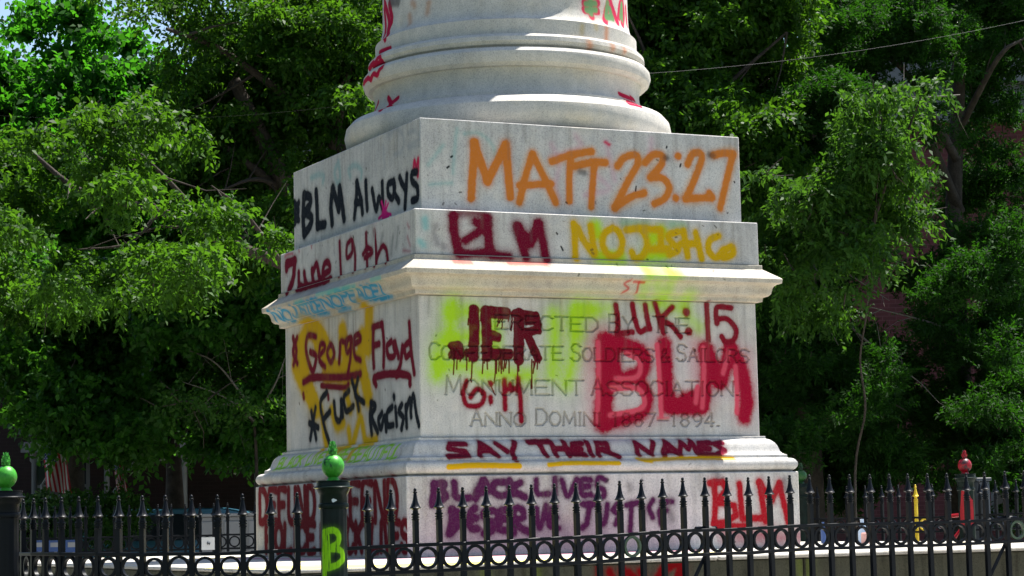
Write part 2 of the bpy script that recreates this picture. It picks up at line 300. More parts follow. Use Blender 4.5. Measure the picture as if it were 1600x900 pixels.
ST('F', WD, '6', (130, 10, 34), 26, [[(233, 100), (245, 190), (243, 268)], [(243, 268), (330, 258)], [(330, 95), (345, 180), (372, 255), (410, 240)], [(405, 100), (418, 180), (432, 240)], [(462, 90), (490, 180), (512, 262)],
   [(565, 112), (490, 185)], [(500, 190), (560, 220), (613, 285)], [(765, 95), (775, 300)], [(908, 116), (825, 116), (826, 205)], [(828, 182), (885, 182), (938, 245), (920, 308), (875, 314), (855, 285)]], soft=1.6, halo=.25)
ST('F', WD, '6', (130, 10, 34), 38, [[(645, 140), (646, 142)], [(660, 255), (661, 256)]], soft=1.6)
# die, side
ST('L', WD, '4', YEL, 74, [[(230, 150), (300, 250), (300, 380)], [(140, 250), (180, 350)], [(395, 150), (420, 300), (480, 330)], [(510, 180), (505, 330), (545, 520)],[(150, 220), (200, 120), (260, 160), (290, 220)], [(550, 20), (545, 230)], [(250, 200), (320, 300), (330, 360)], [(330, 370), (430, 390)], [(120, 350), (160, 440), (225, 560)], [(200, 480), (240, 590)]], op=.92, soft=7, halo=.4)
ST('L', WD, '4', YEL, 36, [[(390, 130), (392, 210)], [(500, 290), (540, 470)], [(268, 600), (300, 820)], [(430, 720), (450, 810), (500, 655), (530, 780), (590, 780)], [(330, 600), (360, 700), (400, 680)], [(470, 450), (490, 600)], [(410, 480), (440, 600)], [(440, 240), (440, 330)]], op=.85, soft=5, halo=.4)
DR = (112, 6, 36)
ST('L', WD, '4', DR, 22, [[(105, 180), (125, 260), (108, 335)], [(128, 180), (105, 260), (130, 330)], [(238, 172), (192, 168), (180, 240), (198, 330), (222, 372), (240, 290), (206, 262)], [(256, 285), (286, 250), (288, 220), (264, 222), (260, 310), (292, 350)],
   [(320, 220), (305, 270), (325, 322), (345, 280), (335, 230), (320, 220)], [(375, 325), (380, 250), (386, 200), (420, 212)], [(440, 180), (415, 200), (420, 262), (440, 245), (445, 180), (440, 300), (425, 392)], [(465, 215), (500, 190), (485, 160), (461, 190), (466, 285), (500, 312)],
   [(575, 125), (573, 240), (578, 350)], [(570, 120), (625, 98)], [(628, 105), (637, 220), (635, 345)], [(575, 225), (610, 215)], [(680, 200), (655, 230), (666, 290), (700, 280), (692, 212)], [(702, 205), (722, 290)], [(745, 230), (735, 330), (710, 402)],
   [(785, 92), (796, 250), (815, 388)], [(790, 200), (760, 230), (766, 290), (790, 272)]], halo=.35)
ST('L', WD, '4', DR, 26, [[(165, 440), (230, 412), (400, 410), (500, 390)], [(590, 455), (583, 412), (680, 390), (780, 402), (790, 450)]], halo=.3)
ST('L', WD, '4', DR, 18, [[(270, 460), (400, 470), (430, 450)], [(310, 520), (312, 535)], [(165, 510), (168, 530)]], halo=.3)
ST('L', WD, '4', BLK, 22, [[(212, 612), (240, 770)], [(236, 590), (206, 770)], [(200, 680), (252, 705)], [(302, 498), (265, 562), (288, 700), (316, 790)], [(284, 655), (322, 610)], [(345, 560), (355, 650), (382, 660), (390, 560)], [(386, 548), (396, 640)],
   [(432, 490), (402, 530), (416, 608), (458, 580)], [(450, 430), (475, 520), (490, 600)], [(485, 418), (470, 510), (520, 558)], [(565, 560), (556, 640), (566, 742)], [(560, 560), (587, 580), (566, 640), (600, 730)], [(626, 620), (605, 660), (620, 710), (640, 640), (650, 722)],
   [(685, 585), (656, 620), (660, 690), (692, 690)], [(705, 590), (712, 690)], [(695, 522), (697, 530)], [(742, 570), (725, 610), (750, 650), (740, 712)], [(765, 580), (771, 700)], [(771, 590), (790, 540), (796, 640)], [(796, 580), (810, 516), (826, 620), (842, 692)]], halo=.3)
# base moulding
ST('F', WT, 'S', MAR, 23, [[(165, 45), (85, 45), (72, 70), (158, 85), (168, 105), (62, 112)], [(228, 105), (245, 38), (320, 108)], [(240, 78), (290, 78)], [(325, 42), (375, 85)], [(425, 35), (402, 85), (400, 130)],
   [(497, 35), (605, 33)], [(545, 35), (572, 105)], [(612, 32), (625, 105)], [(680, 35), (690, 105)], [(622, 70), (688, 72)], [(770, 40), (722, 46), (716, 98), (775, 102)], [(720, 72), (762, 72)], [(800, 35), (810, 105)],
   [(845, 105), (850, 40), (900, 42), (900, 70), (860, 75)], [(872, 75), (945, 112)], [(1052, 100), (1052, 38), (1120, 98), (1145, 35)], [(1182, 110), (1210, 32), (1262, 100)], [(1192, 80), (1250, 82)],
   [(1270, 95), (1290, 35), (1320, 72), (1345, 30), (1362, 100)], [(1440, 38), (1382, 42), (1378, 98), (1440, 105)], [(1382, 70), (1430, 70)], [(1502, 38), (1462, 46), (1508, 80), (1452, 108)]], soft=1.6, halo=.35, curve=False)
ST('F', 1.8, 'S', (218, 170, 12), 24, [[(65, 166), (200, 158), (430, 160)]], soft=1.2, halo=.2)
ST('F', 1.8, 'S', (218, 170, 12), 18, [[(585, 155), (700, 146), (950, 146)]], soft=1.2, halo=.2)
ST('F', 1.77, 'S', (218, 170, 12), 12, [[(1050, 125), (1100, 130), (1300, 120), (1550, 120)], [(1075, 132), (1110, 138)]], soft=1.2, halo=.3)
gr = glyph_px("BLACK LIVES", 170, 185, 245, 470, 138, 200, slant=.35) + glyph_px("ARE", 500, 135, 195, 590, 125, 185, slant=.35) + glyph_px("BEAUTIFUL", 612, 122, 200, 905, 95, 175, slant=.35)
ST('L', WT, '7', (150, 205, 60), 7, gr, soft=.8, halo=.5)
ST('L', WT, '7', YEL, 26, [[(612, 120), (600, 180)], [(520, 125), (460, 130)]], op=.7, soft=3)
# base block, front
ST('F', WB, '8a', (120, 70, 110), 150, [[(180, 420), (260, 560), (600, 560), (1100, 540), (1500, 520)]], op=.3, soft=22, halo=.3)
ST('F', WB, '8a', PUR, 50, [[(100, 125), (92, 200), (80, 285)], [(100, 112), (178, 112), (170, 165), (195, 220), (110, 262)], [(265, 105), (282, 220), (385, 230)], [(445, 235), (498, 90), (528, 100), (540, 160)], [(455, 180), (520, 180)],
   [(665, 100), (602, 105), (592, 170), (640, 210), (700, 205)], [(722, 85), (735, 195)], [(815, 102), (750, 160), (855, 222)], [(250, 330), (242, 450), (225, 525)], [(245, 330), (300, 365), (300, 450), (235, 515)],
   [(440, 315), (402, 350), (398, 470), (455, 488)], [(402, 400), (450, 400)], [(590, 335), (512, 352), (525, 400), (590, 440), (580, 495), (515, 525)], [(700, 322), (642, 350), (642, 480), (710, 500)], [(642, 410), (700, 402)],
   [(760, 515), (765, 335), (828, 325), (838, 390), (780, 420), (822, 480), (885, 508)]], soft=3, halo=.4)
ST('F', WB, '8a', PUR, 38, [[(950, 80), (957, 190), (1050, 195)], [(1105, 65), (1106, 200)], [(1162, 82), (1212, 215), (1285, 75)], [(1400, 78), (1332, 82), (1328, 198), (1400, 200)], [(1332, 140), (1390, 132)], [(1525, 82), (1472, 62), (1456, 130), (1508, 160), (1508, 220), (1445, 220)],
   [(952, 320), (976, 480), (1030, 292)], [(1110, 302), (1062, 340), (1062, 458), (1138, 480)], [(1062, 390), (1120, 390)], [(1332, 282), (1430, 282)], [(1392, 290), (1372, 430), (1335, 478)], [(1472, 300), (1482, 425), (1520, 430), (1540, 285)]], soft=3, halo=.4)
ST('F', WB, '8b', PUR, 33, [[(120, 262), (92, 310), (130, 350), (110, 420)], [(192, 272), (282, 252)], [(236, 270), (222, 480)], [(320, 300), (316, 400)], [(402, 232), (372, 290), (400, 368)], [(482, 260), (456, 330), (462, 420)], [(470, 242), (550, 242)], [(460, 322), (510, 312)]], soft=3, halo=.4)
ST('F', WB, '8b', (162, 60, 80), 90, [[(1320, 520), (1540, 520)], [(960, 510), (1140, 520)], [(1230, 500), (1300, 480)]], op=.55, soft=12, halo=.3)
ST('F', WB, '8b', (168, 20, 34), 40, [[(880, 100), (890, 250), (880, 420)], [(845, 98), (945, 92), (972, 150), (920, 230)], [(920, 252), (1035, 275), (1050, 350), (965, 408), (880, 420)], [(1076, 105), (1100, 375), (1240, 372)], [(1232, 92), (1280, 395)], [(1235, 95), (1325, 235)],
   [(1325, 235), (1388, 105)], [(1388, 105), (1460, 405)], [(900, 442), (1130, 438)]], soft=2.4, halo=.4, curve=False)
ST('F', WB, '8b', (70, 66, 72), 40, [[(1430, 80), (1440, 140)], [(905, 20), (910, 50)], [(545, 350), (550, 380)], [(215, 120), (225, 150)]], op=.4, soft=5)
# base block, side
lft = glyph_px("DEFUND", 100, 172, 460, 622, 135, 455, slant=.0, gap=.45) + glyph_px("DEFEND", 730, 120, 440, 1415, 78, 455, gap=.4)
lft += glyph_px("POLICE", 160, 505, 745, 625, 490, 745, gap=.45) + glyph_px("BLACK LIVES", 690, 490, 745, 1520, 470, 735, gap=.45)
ST('L', WB, '7b', (112, 16, 28), 46, lft, soft=2.4, halo=.4)

# rain streaks, soot and rust runs on the old stone
sr = random.Random(11)
def streaks(face, w, x0, x1, zt, n, Lm, cols, op):
    for _ in range(n):
        x = sr.uniform(x0, x1); L = sr.uniform(.08, Lm); a = x + 1.95 if face == 'F' else 1.95 - x + 3.9
        cv.stroke([(a, zt + .05), (a + sr.uniform(-.01, .01), zt + .05 - L)], sr.uniform(.008, .035), srgb(*sr.choice(cols)), op * sr.uniform(.4, 1), .015, 0, False)
GY = [(96, 94, 90), (80, 80, 78), (110, 104, 90)]
for fc in 'FL':
    streaks(fc, W1, -1.5, 1.5, 3.53, 34, .35, GY, .22); streaks(fc, W2, -1.6, 1.6, 2.76, 26, .25, GY, .22); streaks(fc, WD, -1.58, 1.58, 2.05, 40, .5, GY, .22)
    streaks(fc, WB, -1.8, 1.8, .585, 34, .3, GY, .22); streaks(fc, WD, -1.5, 1.5, 2.05, 8, .4, [(150, 110, 70)], .15)
    for _ in range(60):
        z_ = sr.choice([3.0, 2.6, 1.5, .4]) + sr.uniform(-.35, .35); x_ = sr.uniform(-1.5, 1.5); a = x_ + 1.95 if fc == 'F' else 1.95 - x_ + 3.9
        cv.stroke([(a, z_), (a + sr.uniform(-.02, .02), z_ + sr.uniform(-.02, .02))], sr.uniform(.006, .02), srgb(48, 48, 46), sr.uniform(.3, .7), .003, 0, False)
# engraved inscription: stroke list in face coordinates, used for real carving and for the dirt in the grooves
ins = []
def INS(*a, **k): ins.extend(glyph_px(*a, **k))
INS("ERECTED", 774, 491, 513, 934, 496, 518, first=1.0); INS("BY", 952, 494, 518, 990, 496, 519, first=1.15); INS("THE", 1021, 496, 519, 1076, 497, 520, first=1.1)
INS("CONFEDERATE", 671, 540, 561, 879, 541, 562, first=1.25); INS("SOLDIERS", 893, 543, 563, 1022, 545, 565, first=1.3); INS("&", 1033, 545, 565, 1045, 545, 565); INS("SAILORS", 1058, 544, 564, 1170, 546, 566, first=1.3)
INS("MONUMENT", 697, 593, 616, 911, 594, 617, first=1.3); INS("ASSOCIATION.", 925, 595, 617, 1155, 596, 618, first=1.25)
INS("ANNO", 736, 645, 665, 821, 645, 665, first=1.25); INS("DOMINI", 838, 643, 664, 938, 645, 665, first=1.2); INS("1887-1894.", 957, 645, 665, 1124, 646, 666, gap=.4)
carve = Canvas(FW, FH, 0, 0, PPM)
for st in ins:
    q = [face_uv('F', hit_face('F', WD, *p)[0]) for p in st]
    carve.stroke(q, .017, (0, 0, 0), 1, .004, 0, False)
    for e in (q[0], q[-1]):       # serifs
        carve.stroke([(e[0] - .012, e[1]), (e[0] + .012, e[1])], .008, (0, 0, 0), 1, .003, 0, False)
cvA = cv.a[:, :FW]; cvC = cv.c[:, :FW]
gm = np.clip(carve.a, 0, 1) * .24
dirt = np.array(srgb(84, 76, 58), np.float32)
cvC[:] = np.where(cvA[..., None] > .02, cvC * (1 - gm[..., None] * .7), cvC)
na = gm + cvA * (1 - gm); cvC[:] = (dirt * (gm * (1 - cvA * .8))[..., None] + cvC * (cvA * (1 - gm * (1 - cvA * .8)))[..., None]) / np.maximum(gm * (1 - cvA * .8) + cvA * (1 - gm * (1 - cvA * .8)), 1e-5)[..., None]
cvA[:] = na
paint_img = cv.image('spray_paint')

# column canvas: u = angle * 1.2 m, v = height
cc = Canvas(2262, 480, -1.2 * math.pi, 3.5, PPM)
COLPROF = [(1.36, 3.545), (1.43, 3.57), (1.475, 3.625), (1.492, 3.70), (1.478, 3.77), (1.43, 3.825), (1.36, 3.852), (1.275, 3.858), (1.272, 3.895), (1.25, 3.90), (1.228, 3.93), (1.212, 3.98), (1.208, 4.03), (1.215, 4.08), (1.228, 4.105), (1.232, 4.118),
           (1.27, 4.122), (1.302, 4.15), (1.319, 4.20), (1.312, 4.245), (1.285, 4.277), (1.245, 4.289), (1.222, 4.291), (1.222, 4.300), (1.25, 4.312), (1.268, 4.345), (1.262, 4.382), (1.235, 4.408), (1.205, 4.414), (1.198, 4.416), (1.198, 4.548), (1.183, 4.556), (1.158, 4.585), (1.14, 4.63), (1.130, 4.69), (1.127, 4.76)]
pr = np.array(COLPROF)
def hit_col(px, py):
    r = ray(px, py); tt = np.linspace(17, 22, 1600); P = CAM[None] + r[None] * tt[:, None]
    rad = np.hypot(P[:, 0], P[:, 1]); pz = np.interp(P[:, 2], pr[:, 1], pr[:, 0])
    ok = np.where(rad < pz)[0]
    i = ok[0] if len(ok) else int(np.argmin(rad)); return ((math.atan2(P[i, 1], P[i, 0]) + math.pi / 2 + math.pi) % (2 * math.pi) - math.pi) , P[i, 2]
def COL(z, col, wid, strokes, op=1, soft=2, halo=.25):
    ox, oy, s = z; c = srgb(*col, K)
    for st in strokes:
        q = []
        for x, y in st:
            a, h = hit_col(ox + x / s, oy + y / s); q.append((a * 1.2, h))
        cc.stroke(q, wid * 1.7 * 20 / F_PX / s, c, op, soft * 20 / F_PX, halo)
CL, CR = (550, 0, 4.5), (900, 0, 4.5); CRD = (185, 14, 62)
COL(CL, CRD, 34, [[(228, 10), (246, 80), (262, 150), (256, 200), (232, 270)], [(226, 60), (236, 160), (228, 250)], [(262, 30), (280, 130), (262, 200)]], soft=1.6)
COL(CL, CRD, 22, [[(195, 372), (270, 340)], [(120, 490), (150, 440), (165, 470), (190, 400), (215, 430)], [(150, 470), (205, 440)], [(78, 590), (110, 550), (130, 560), (150, 520), (175, 525), (200, 480), (212, 470)], [(160, 782), (185, 722)], [(205, 772), (255, 688)], [(265, 748), (275, 730), (322, 690)], [(90, 805), (130, 785)]], soft=1.4)
COL(CL, (70, 66, 70), 50, [[(270, 5), (320, 8)]], op=.6, soft=4)
COL(CR, (205, 40, 85), 34, [[(60, 20), (100, 50), (150, 20)], [(100, 0), (110, 115)], [(60, 70), (150, 80)], [(205, 150), (218, 60), (232, 0)], [(235, 5), (262, 80), (290, 155)], [(300, 120), (312, 30), (325, 10), (335, 100), (325, 170)], [(350, 60), (358, 170)]], soft=2)
COL(CR, (110, 150, 100), 26, [[(70, 28), (135, 25)], [(102, 5), (108, 98)], [(75, 72), (140, 70)], [(213, 120), (222, 20)], [(235, 60), (258, 130)], [(216, 120), (255, 125)], [(312, 120), (322, 30), (325, 140)]], soft=2)
COL(CR, CRD, 20, [[(305, 660), (330, 672), (385, 695)], [(360, 710), (430, 735)], [(385, 685), (410, 705)], [(370, 725), (450, 745)]], soft=1.6)
COL(CR, (210, 120, 50), 22, [[(215, 200), (212, 270)], [(258, 325), (262, 340)], [(95, 300), (98, 330)], [(340, 350), (345, 360)]], op=.5, soft=5)
COL(CL, (190, 120, 60), 26, [[(405, 110), (410, 160)], [(540, 20), (530, 90)], [(425, 20), (440, 40)]], op=.4, soft=5)
COL(CR, (205, 175, 90), 22, [[(45, 180), (40, 230)], [(140, 175), (142, 200)]], op=.35, soft=4)
col_img = cc.image('column_paint')

# ------------------------------------------------------------------ materials
def mat(name):
    m = bpy.data.materials.new(name); m.use_nodes = True; n = m.node_tree.nodes; b = n['Principled BSDF']; return m, n, m.node_tree.links, b
def noise(n, l, vec, scale, detail=4, rough=.6, dist=0):
    t = n.new('ShaderNodeTexNoise'); t.inputs['Scale'].default_value = scale; t.inputs['Detail'].default_value = detail; t.inputs['Roughness'].default_value = rough; t.inputs['Distortion'].default_value = dist
    l.new(vec, t.inputs['Vector']); return t.outputs['Fac']
def ramp(n, l, fac, stops):
    r = n.new('ShaderNodeValToRGB'); l.new(fac, r.inputs[0]); e = r.color_ramp.elements
    while len(e) > 1: e.remove(e[-1])
    e[0].position = stops[0][0]; e[0].color = (*stops[0][1], 1)
    for p, c in stops[1:]:
        x = e.new(p); x.color = (*c, 1)
    return r.outputs[0]
def mix(n, l, a, b, fac, mode='MIX'):
    m = n.new('ShaderNodeMix'); m.data_type = 'RGBA'; m.blend_type = mode
    for s, v in ((m.inputs[0], fac), (m.inputs[6], a), (m.inputs[7], b)):
        if isinstance(v, (int, float)): s.default_value = v
        elif isinstance(v, tuple): s.default_value = (*v, 1)
        else: l.new(v, s)
    return m.outputs[2]
def mapping(n, l, vec, scale):
    m = n.new('ShaderNodeMapping'); m.inputs['Scale'].default_value = scale; l.new(vec, m.inputs[0]); return m.outputs[0]
def bump(n, l, h, strength, dist, bsdf):
    b = n.new('ShaderNodeBump'); b.inputs['Strength'].default_value = strength; b.inputs['Distance'].default_value = dist; l.new(h, b.inputs['Height']); l.new(b.outputs[0], bsdf.inputs['Normal'])

def granite(name, img=None, base=(.51, .50, .48), stain=.5, bounce_warmth=0.0):
    m, n, l, b = mat(name)
    geo = n.new('ShaderNodeTexCoord'); P = geo.outputs['Object']
    big = noise(n, l, P, 1.3, 5, .62); mid = noise(n, l, P, 9, 5, .65); fine = noise(n, l, P, 105, 2, .7); fl = noise(n, l, P, 60, 3, .75)
    streak = noise(n, l, mapping(n, l, P, (7, 7, .8)), 1.2, 5, .7)
    c = ramp(n, l, big, [(.32, tuple(v * .86 for v in base)), (.68, tuple(v * 1.08 for v in base))])
    c = mix(n, l, c, ramp(n, l, mid, [(.36, (.87, .88, .89)), (.62, (1.04, 1.03, 1.01))]), .8, 'MULTIPLY')
    c = mix(n, l, c, ramp(n, l, fine, [(.34, (.60, .60, .62)), (.5, (1, 1, 1)), (.72, (1.12, 1.11, 1.09))]), .75, 'MULTIPLY')
    c = mix(n, l, c, ramp(n, l, fl, [(.285, (.18, .19, .21)), (.335, (1, 1, 1))]), .75, 'MULTIPLY')
    c = mix(n, l, c, ramp(n, l, streak, [(.28, (.45, .44, .42)), (.52, (1, 1, 1))]), stain, 'MULTIPLY')
    warm = ramp(n, l, noise(n, l, P, 2.3, 4, .6), [(.55, (1, 1, 1)), (.75, (1.0, .93, .80))]); c = mix(n, l, c, warm, .6, 'MULTIPLY')
    if bounce_warmth: c = mix(n, l, c, ramp(n, l, noise(n, l, P, 1.7, 5, .7), [(.3, (1.0, .88, .68)), (.7, (1.02, .96, .86))]), bounce_warmth, 'MULTIPLY')  # warm bounce light from below, put into the stone colour
    if img:
        uv = n.new('ShaderNodeUVMap'); t = n.new('ShaderNodeTexImage'); t.image = img; t.interpolation = 'Cubic'; t.extension = 'CLIP'; l.new(uv.outputs[0], t.inputs[0])
        grain = ramp(n, l, fine, [(.36, (.93, .93, .93)), (.5, (1, 1, 1))])
        mm = n.new('ShaderNodeMath'); mm.operation = 'MULTIPLY'; gn = n.new('ShaderNodeMath'); gn.operation = 'MULTIPLY'; gn.inputs[1].default_value = 1.22; l.new(t.outputs['Alpha'], gn.inputs[0]); gc = n.new('ShaderNodeClamp'); l.new(gn.outputs[0], gc.inputs[0]); l.new(gc.outputs[0], mm.inputs[0]); l.new(grain, mm.inputs[1])
        c = mix(n, l, c, t.outputs['Color'], mm.outputs[0])
    l.new(c, b.inputs['Base Color']); b.inputs['Roughness'].default_value = .85; b.inputs['Specular IOR Level'].default_value = .05
    ad = n.new('ShaderNodeMath'); ad.operation = 'ADD'; l.new(fine, ad.inputs[0]); l.new(fl, ad.inputs[1])
    bump(n, l, ad.outputs[0], .35, .004, b); return m
M_stone = granite('painted_granite', paint_img)
M_corn = granite('yellowed_granite', paint_img, (.48, .465, .43), .35, .6)  # cornice colour warmed to imitate light bounced off the sunlit slab
M_col = granite('column_granite', col_img, (.54, .525, .49), .22, .15)
M_plain = granite('plain_granite')

def simple(name, col, rough=.5, var=.15, scale=8, metal=0, bumpd=0, spec=.5):
    m, n, l, b = mat(name); t = n.new('ShaderNodeTexCoord'); f = noise(n, l, t.outputs['Object'], scale, 5, .65)
    l.new(ramp(n, l, f, [(.3, tuple(c * (1 - var) for c in col)), (.7, tuple(min(1, c * (1 + var)) for c in col))]), b.inputs['Base Color'])
    b.inputs['Roughness'].default_value = rough; b.inputs['Metallic'].default_value = metal; b.inputs['Specular IOR Level'].default_value = spec
    if bumpd: bump(n, l, noise(n, l, t.outputs['Object'], scale * 5, 3), .5, bumpd, b)
    return m
M_iron = simple('black_iron', (.0030, .0045, .0075), .40, .5, 14, bumpd=.002, spec=.13)
M_irong = simple('green_black_iron', (.004, .011, .009), .36, .5, 14, bumpd=.002, spec=.13)
M_green = simple('green_sprayed_iron', (.035, .24, .015), .33, .6, 11, bumpd=.001)
M_cab = simple('pale_grey_enamel', (.24, .24, .25), .6, .1, 3)
M_dgreen = simple('dark_green_iron', (.025, .10, .035), .35, .8, 9)
M_redp = simple('red_sprayed_iron', (.24, .004, .012), .4, .3, 10)
M_redblk = simple('red_grey_sprayed_iron', (.10, .012, .025), .45, .9, 7)
M_yelp = simple('yellow_sprayed_iron', (.60, .42, .01), .5, .2, 10)
M_bark = simple('bark', (.045, .037, .030), .9, .45, 7, bumpd=.03, spec=.2)
M_barkp = simple('pale_bark', (.13, .12, .10), .85, .35, 9, bumpd=.01, spec=.2)
M_white = simple('white_paint', (.62, .63, .64), .6, .08, 3)
M_trim = simple('weathered_trim', (.12, .125, .125), .6, .12, 3)
M_dark = simple('dark_paint', (.03, .04, .055), .5, .2, 4)
M_grey = simple('grey_metal', (.33, .33, .34), .5, .12, 3)
M_asph = simple('asphalt', (.05, .05, .052), .9, .2, 30, bumpd=.004)
M_roof = simple('slate_roof', (.06, .065, .075), .8, .3, 5)
M_wire = simple('cable', (.025, .027, .03), .6, .1, 5)
def patchy(name, col, dark, th=.5):
    m, n, l, b = mat(name); t = n.new('ShaderNodeTexCoord'); P = t.outputs['Object']
    f = noise(n, l, P, 13, 5, .7, .6); f2 = noise(n, l, P, 60, 3)
    c = ramp(n, l, f2, [(.3, tuple(x * .7 for x in col)), (.7, tuple(x * 1.15 for x in col))])
    c = mix(n, l, c, dark, ramp(n, l, f, [(th, (0, 0, 0)), (th + .07, (1, 1, 1))])); l.new(c, b.inputs['Base Color'])
    b.inputs['Roughness'].default_value = .42; b.inputs['Specular IOR Level'].default_value = .3; bump(n, l, f2, .3, .002, b); return m
M_iron = patchy('black_iron', (.0028, .0042, .0070), (.022, .023, .022), .70); M_iron.node_tree.nodes['Principled BSDF'].inputs['Specular IOR Level'].default_value = .15
M_green = patchy('green_sprayed_iron', (.04, .27, .02), (.008, .045, .012), .56)
M_redp = patchy('red_sprayed_iron', (.30, .002, .010), (.10, .004, .008), .62)
M_redblk = patchy('red_grey_sprayed_iron', (.26, .003, .012), (.025, .014, .018), .50)
M_dgreen = patchy('dark_green_iron', (.02, .085, .02), (.005, .02, .008), .5)
M_blue = simple('blue_car_paint', (.05, .16, .24), .22, .1, 2, metal=.3)
M_tyre = simple('rubber', (.015, .015, .016), .8, .1, 5)
M_kerb = simple('kerb_concrete', (.34, .33, .31), .85, .15, 6, bumpd=.003)
def glass():
    m, n, l, b = mat('window_glass'); b.inputs['Base Color'].default_value = (.02, .025, .03, 1); b.inputs['Roughness'].default_value = .06; b.inputs['Specular IOR Level'].default_value = .35; return m
M_glass = glass()
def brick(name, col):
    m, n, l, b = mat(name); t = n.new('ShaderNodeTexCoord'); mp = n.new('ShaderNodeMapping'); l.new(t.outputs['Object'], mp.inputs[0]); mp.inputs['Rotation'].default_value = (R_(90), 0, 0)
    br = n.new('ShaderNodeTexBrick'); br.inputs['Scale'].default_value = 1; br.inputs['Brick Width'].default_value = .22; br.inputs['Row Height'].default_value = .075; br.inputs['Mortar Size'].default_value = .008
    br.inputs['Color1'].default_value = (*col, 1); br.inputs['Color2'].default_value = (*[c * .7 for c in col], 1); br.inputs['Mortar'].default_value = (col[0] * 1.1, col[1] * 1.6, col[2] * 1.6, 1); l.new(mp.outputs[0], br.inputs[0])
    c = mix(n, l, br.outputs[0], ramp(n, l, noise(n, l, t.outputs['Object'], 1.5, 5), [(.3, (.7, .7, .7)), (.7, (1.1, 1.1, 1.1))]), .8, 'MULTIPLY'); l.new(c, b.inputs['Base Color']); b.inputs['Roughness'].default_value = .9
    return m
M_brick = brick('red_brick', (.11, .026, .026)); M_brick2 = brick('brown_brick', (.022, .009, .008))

def leafmat(name, c0, c1, trans, tw=.45, rough=.42):
    m, n, l, b = mat(name); a = n.new('ShaderNodeAttribute'); a.attribute_name = 'tint'
    col = ramp(n, l, a.outputs['Fac'], [(0, c0), (.85, c1), (1, tuple(min(1, c * 1.7) for c in c1))])
    l.new(col, b.inputs['Base Color']); b.inputs['Roughness'].default_value = rough; b.inputs['Specular IOR Level'].default_value = .16
    tr = n.new('ShaderNodeBsdfTranslucent'); tc = mix(n, l, col, trans, .75); l.new(tc, tr.inputs[0])
    ms = n.new('ShaderNodeMixShader'); ms.inputs[0].default_value = tw; l.new(b.outputs[0], ms.inputs[1]); l.new(tr.outputs[0], ms.inputs[2])
    l.new(ms.outputs[0], n['Material Output'].inputs[0]); return m
L_maple = leafmat('maple_leaf', (.009, .046, .005), (.026, .105, .007), (.07, .32, .010), .52, .6)
L_oak = leafmat('willow_leaf', (.007, .034, .004), (.034, .094, .008), (.10, .26, .008), .42, .55)
L_dark = leafmat('shade_leaf', (.010, .042, .007), (.032, .105, .012), (.10, .33, .014), .42)
L_cedar = leafmat('cedar_scale', (.004, .018, .003), (.013, .052, .004), (.045, .18, .006), .32, .7)
L_light = leafmat('pale_leaf', (.008, .034, .006), (.030, .088, .010), (.09, .23, .012), .40, .6)
L_shrub = leafmat('glossy_leaf', (.02, .05, .015), (.04, .09, .02), (.08, .2, .03), .25, .25)

# ------------------------------------------------------------------ the ground
def sheet(name, pts, z, m, kind='structure'):
    mb = MB(); mb.add([(x, y, z) for x, y in pts], [tuple(range(len(pts)))]); return tag(build(name, mb, m), kind=kind)
def groundmat():
    m, n, l, b = mat('worn_turf_ground'); t = n.new('ShaderNodeTexCoord'); P = t.outputs['Object']
    c = ramp(n, l, noise(n, l, P, .6, 6, .7), [(.35, (.13, .115, .09)), (.55, (.06, .085, .03)), (.7, (.045, .07, .022))])
    c = mix(n, l, c, ramp(n, l, noise(n, l, P, 25, 3, .7), [(.3, (.6, .6, .6)), (.7, (1.3, 1.3, 1.3))]), .8, 'MULTIPLY'); l.new(c, b.inputs['Base Color']); b.inputs['Roughness'].default_value = .95
    bump(n, l, noise(n, l, P, 30, 3), .6, .03, b); return m
sheet('ground', [(-400, -60), (400, -60), (400, 700), (-400, 700)], -1.0, groundmat())
u = np.array([math.sin(-RZ), math.cos(-RZ)]); v = np.array([u[1], -u[0]])       # along and across the line of sight
def frame(d, s): q = CAM[:2] + u * d + v * s; return (q[0], q[1])
M_pave = simple('pale_paving', (.44, .42, .38), .85, .2, 3, bumpd=.004)
sheet('forecourt_paving', [frame(13.2, -7), frame(13.2, 9), frame(28, 9), frame(28, -9)], -.992, M_pave)
sheet('street', [frame(31, -60), frame(31, 60), frame(38, 60), frame(38, -60)], -.99, M_asph)
sheet('pavement', [frame(38.2, -60), frame(38.2, 60), frame(41, 60), frame(41, -60)], -.87, M_kerb)
kb = MB(); A = frame(38, -60); B = frame(38, 60); Cq = frame(38.2, 60); D = frame(38.2, -60)
kb.rings([[(*A, z), (*B, z), (*Cq, z), (*D, z)] for z in (-1.0, -.865)]); tag(build('kerb', kb, M_kerb), kind='structure')

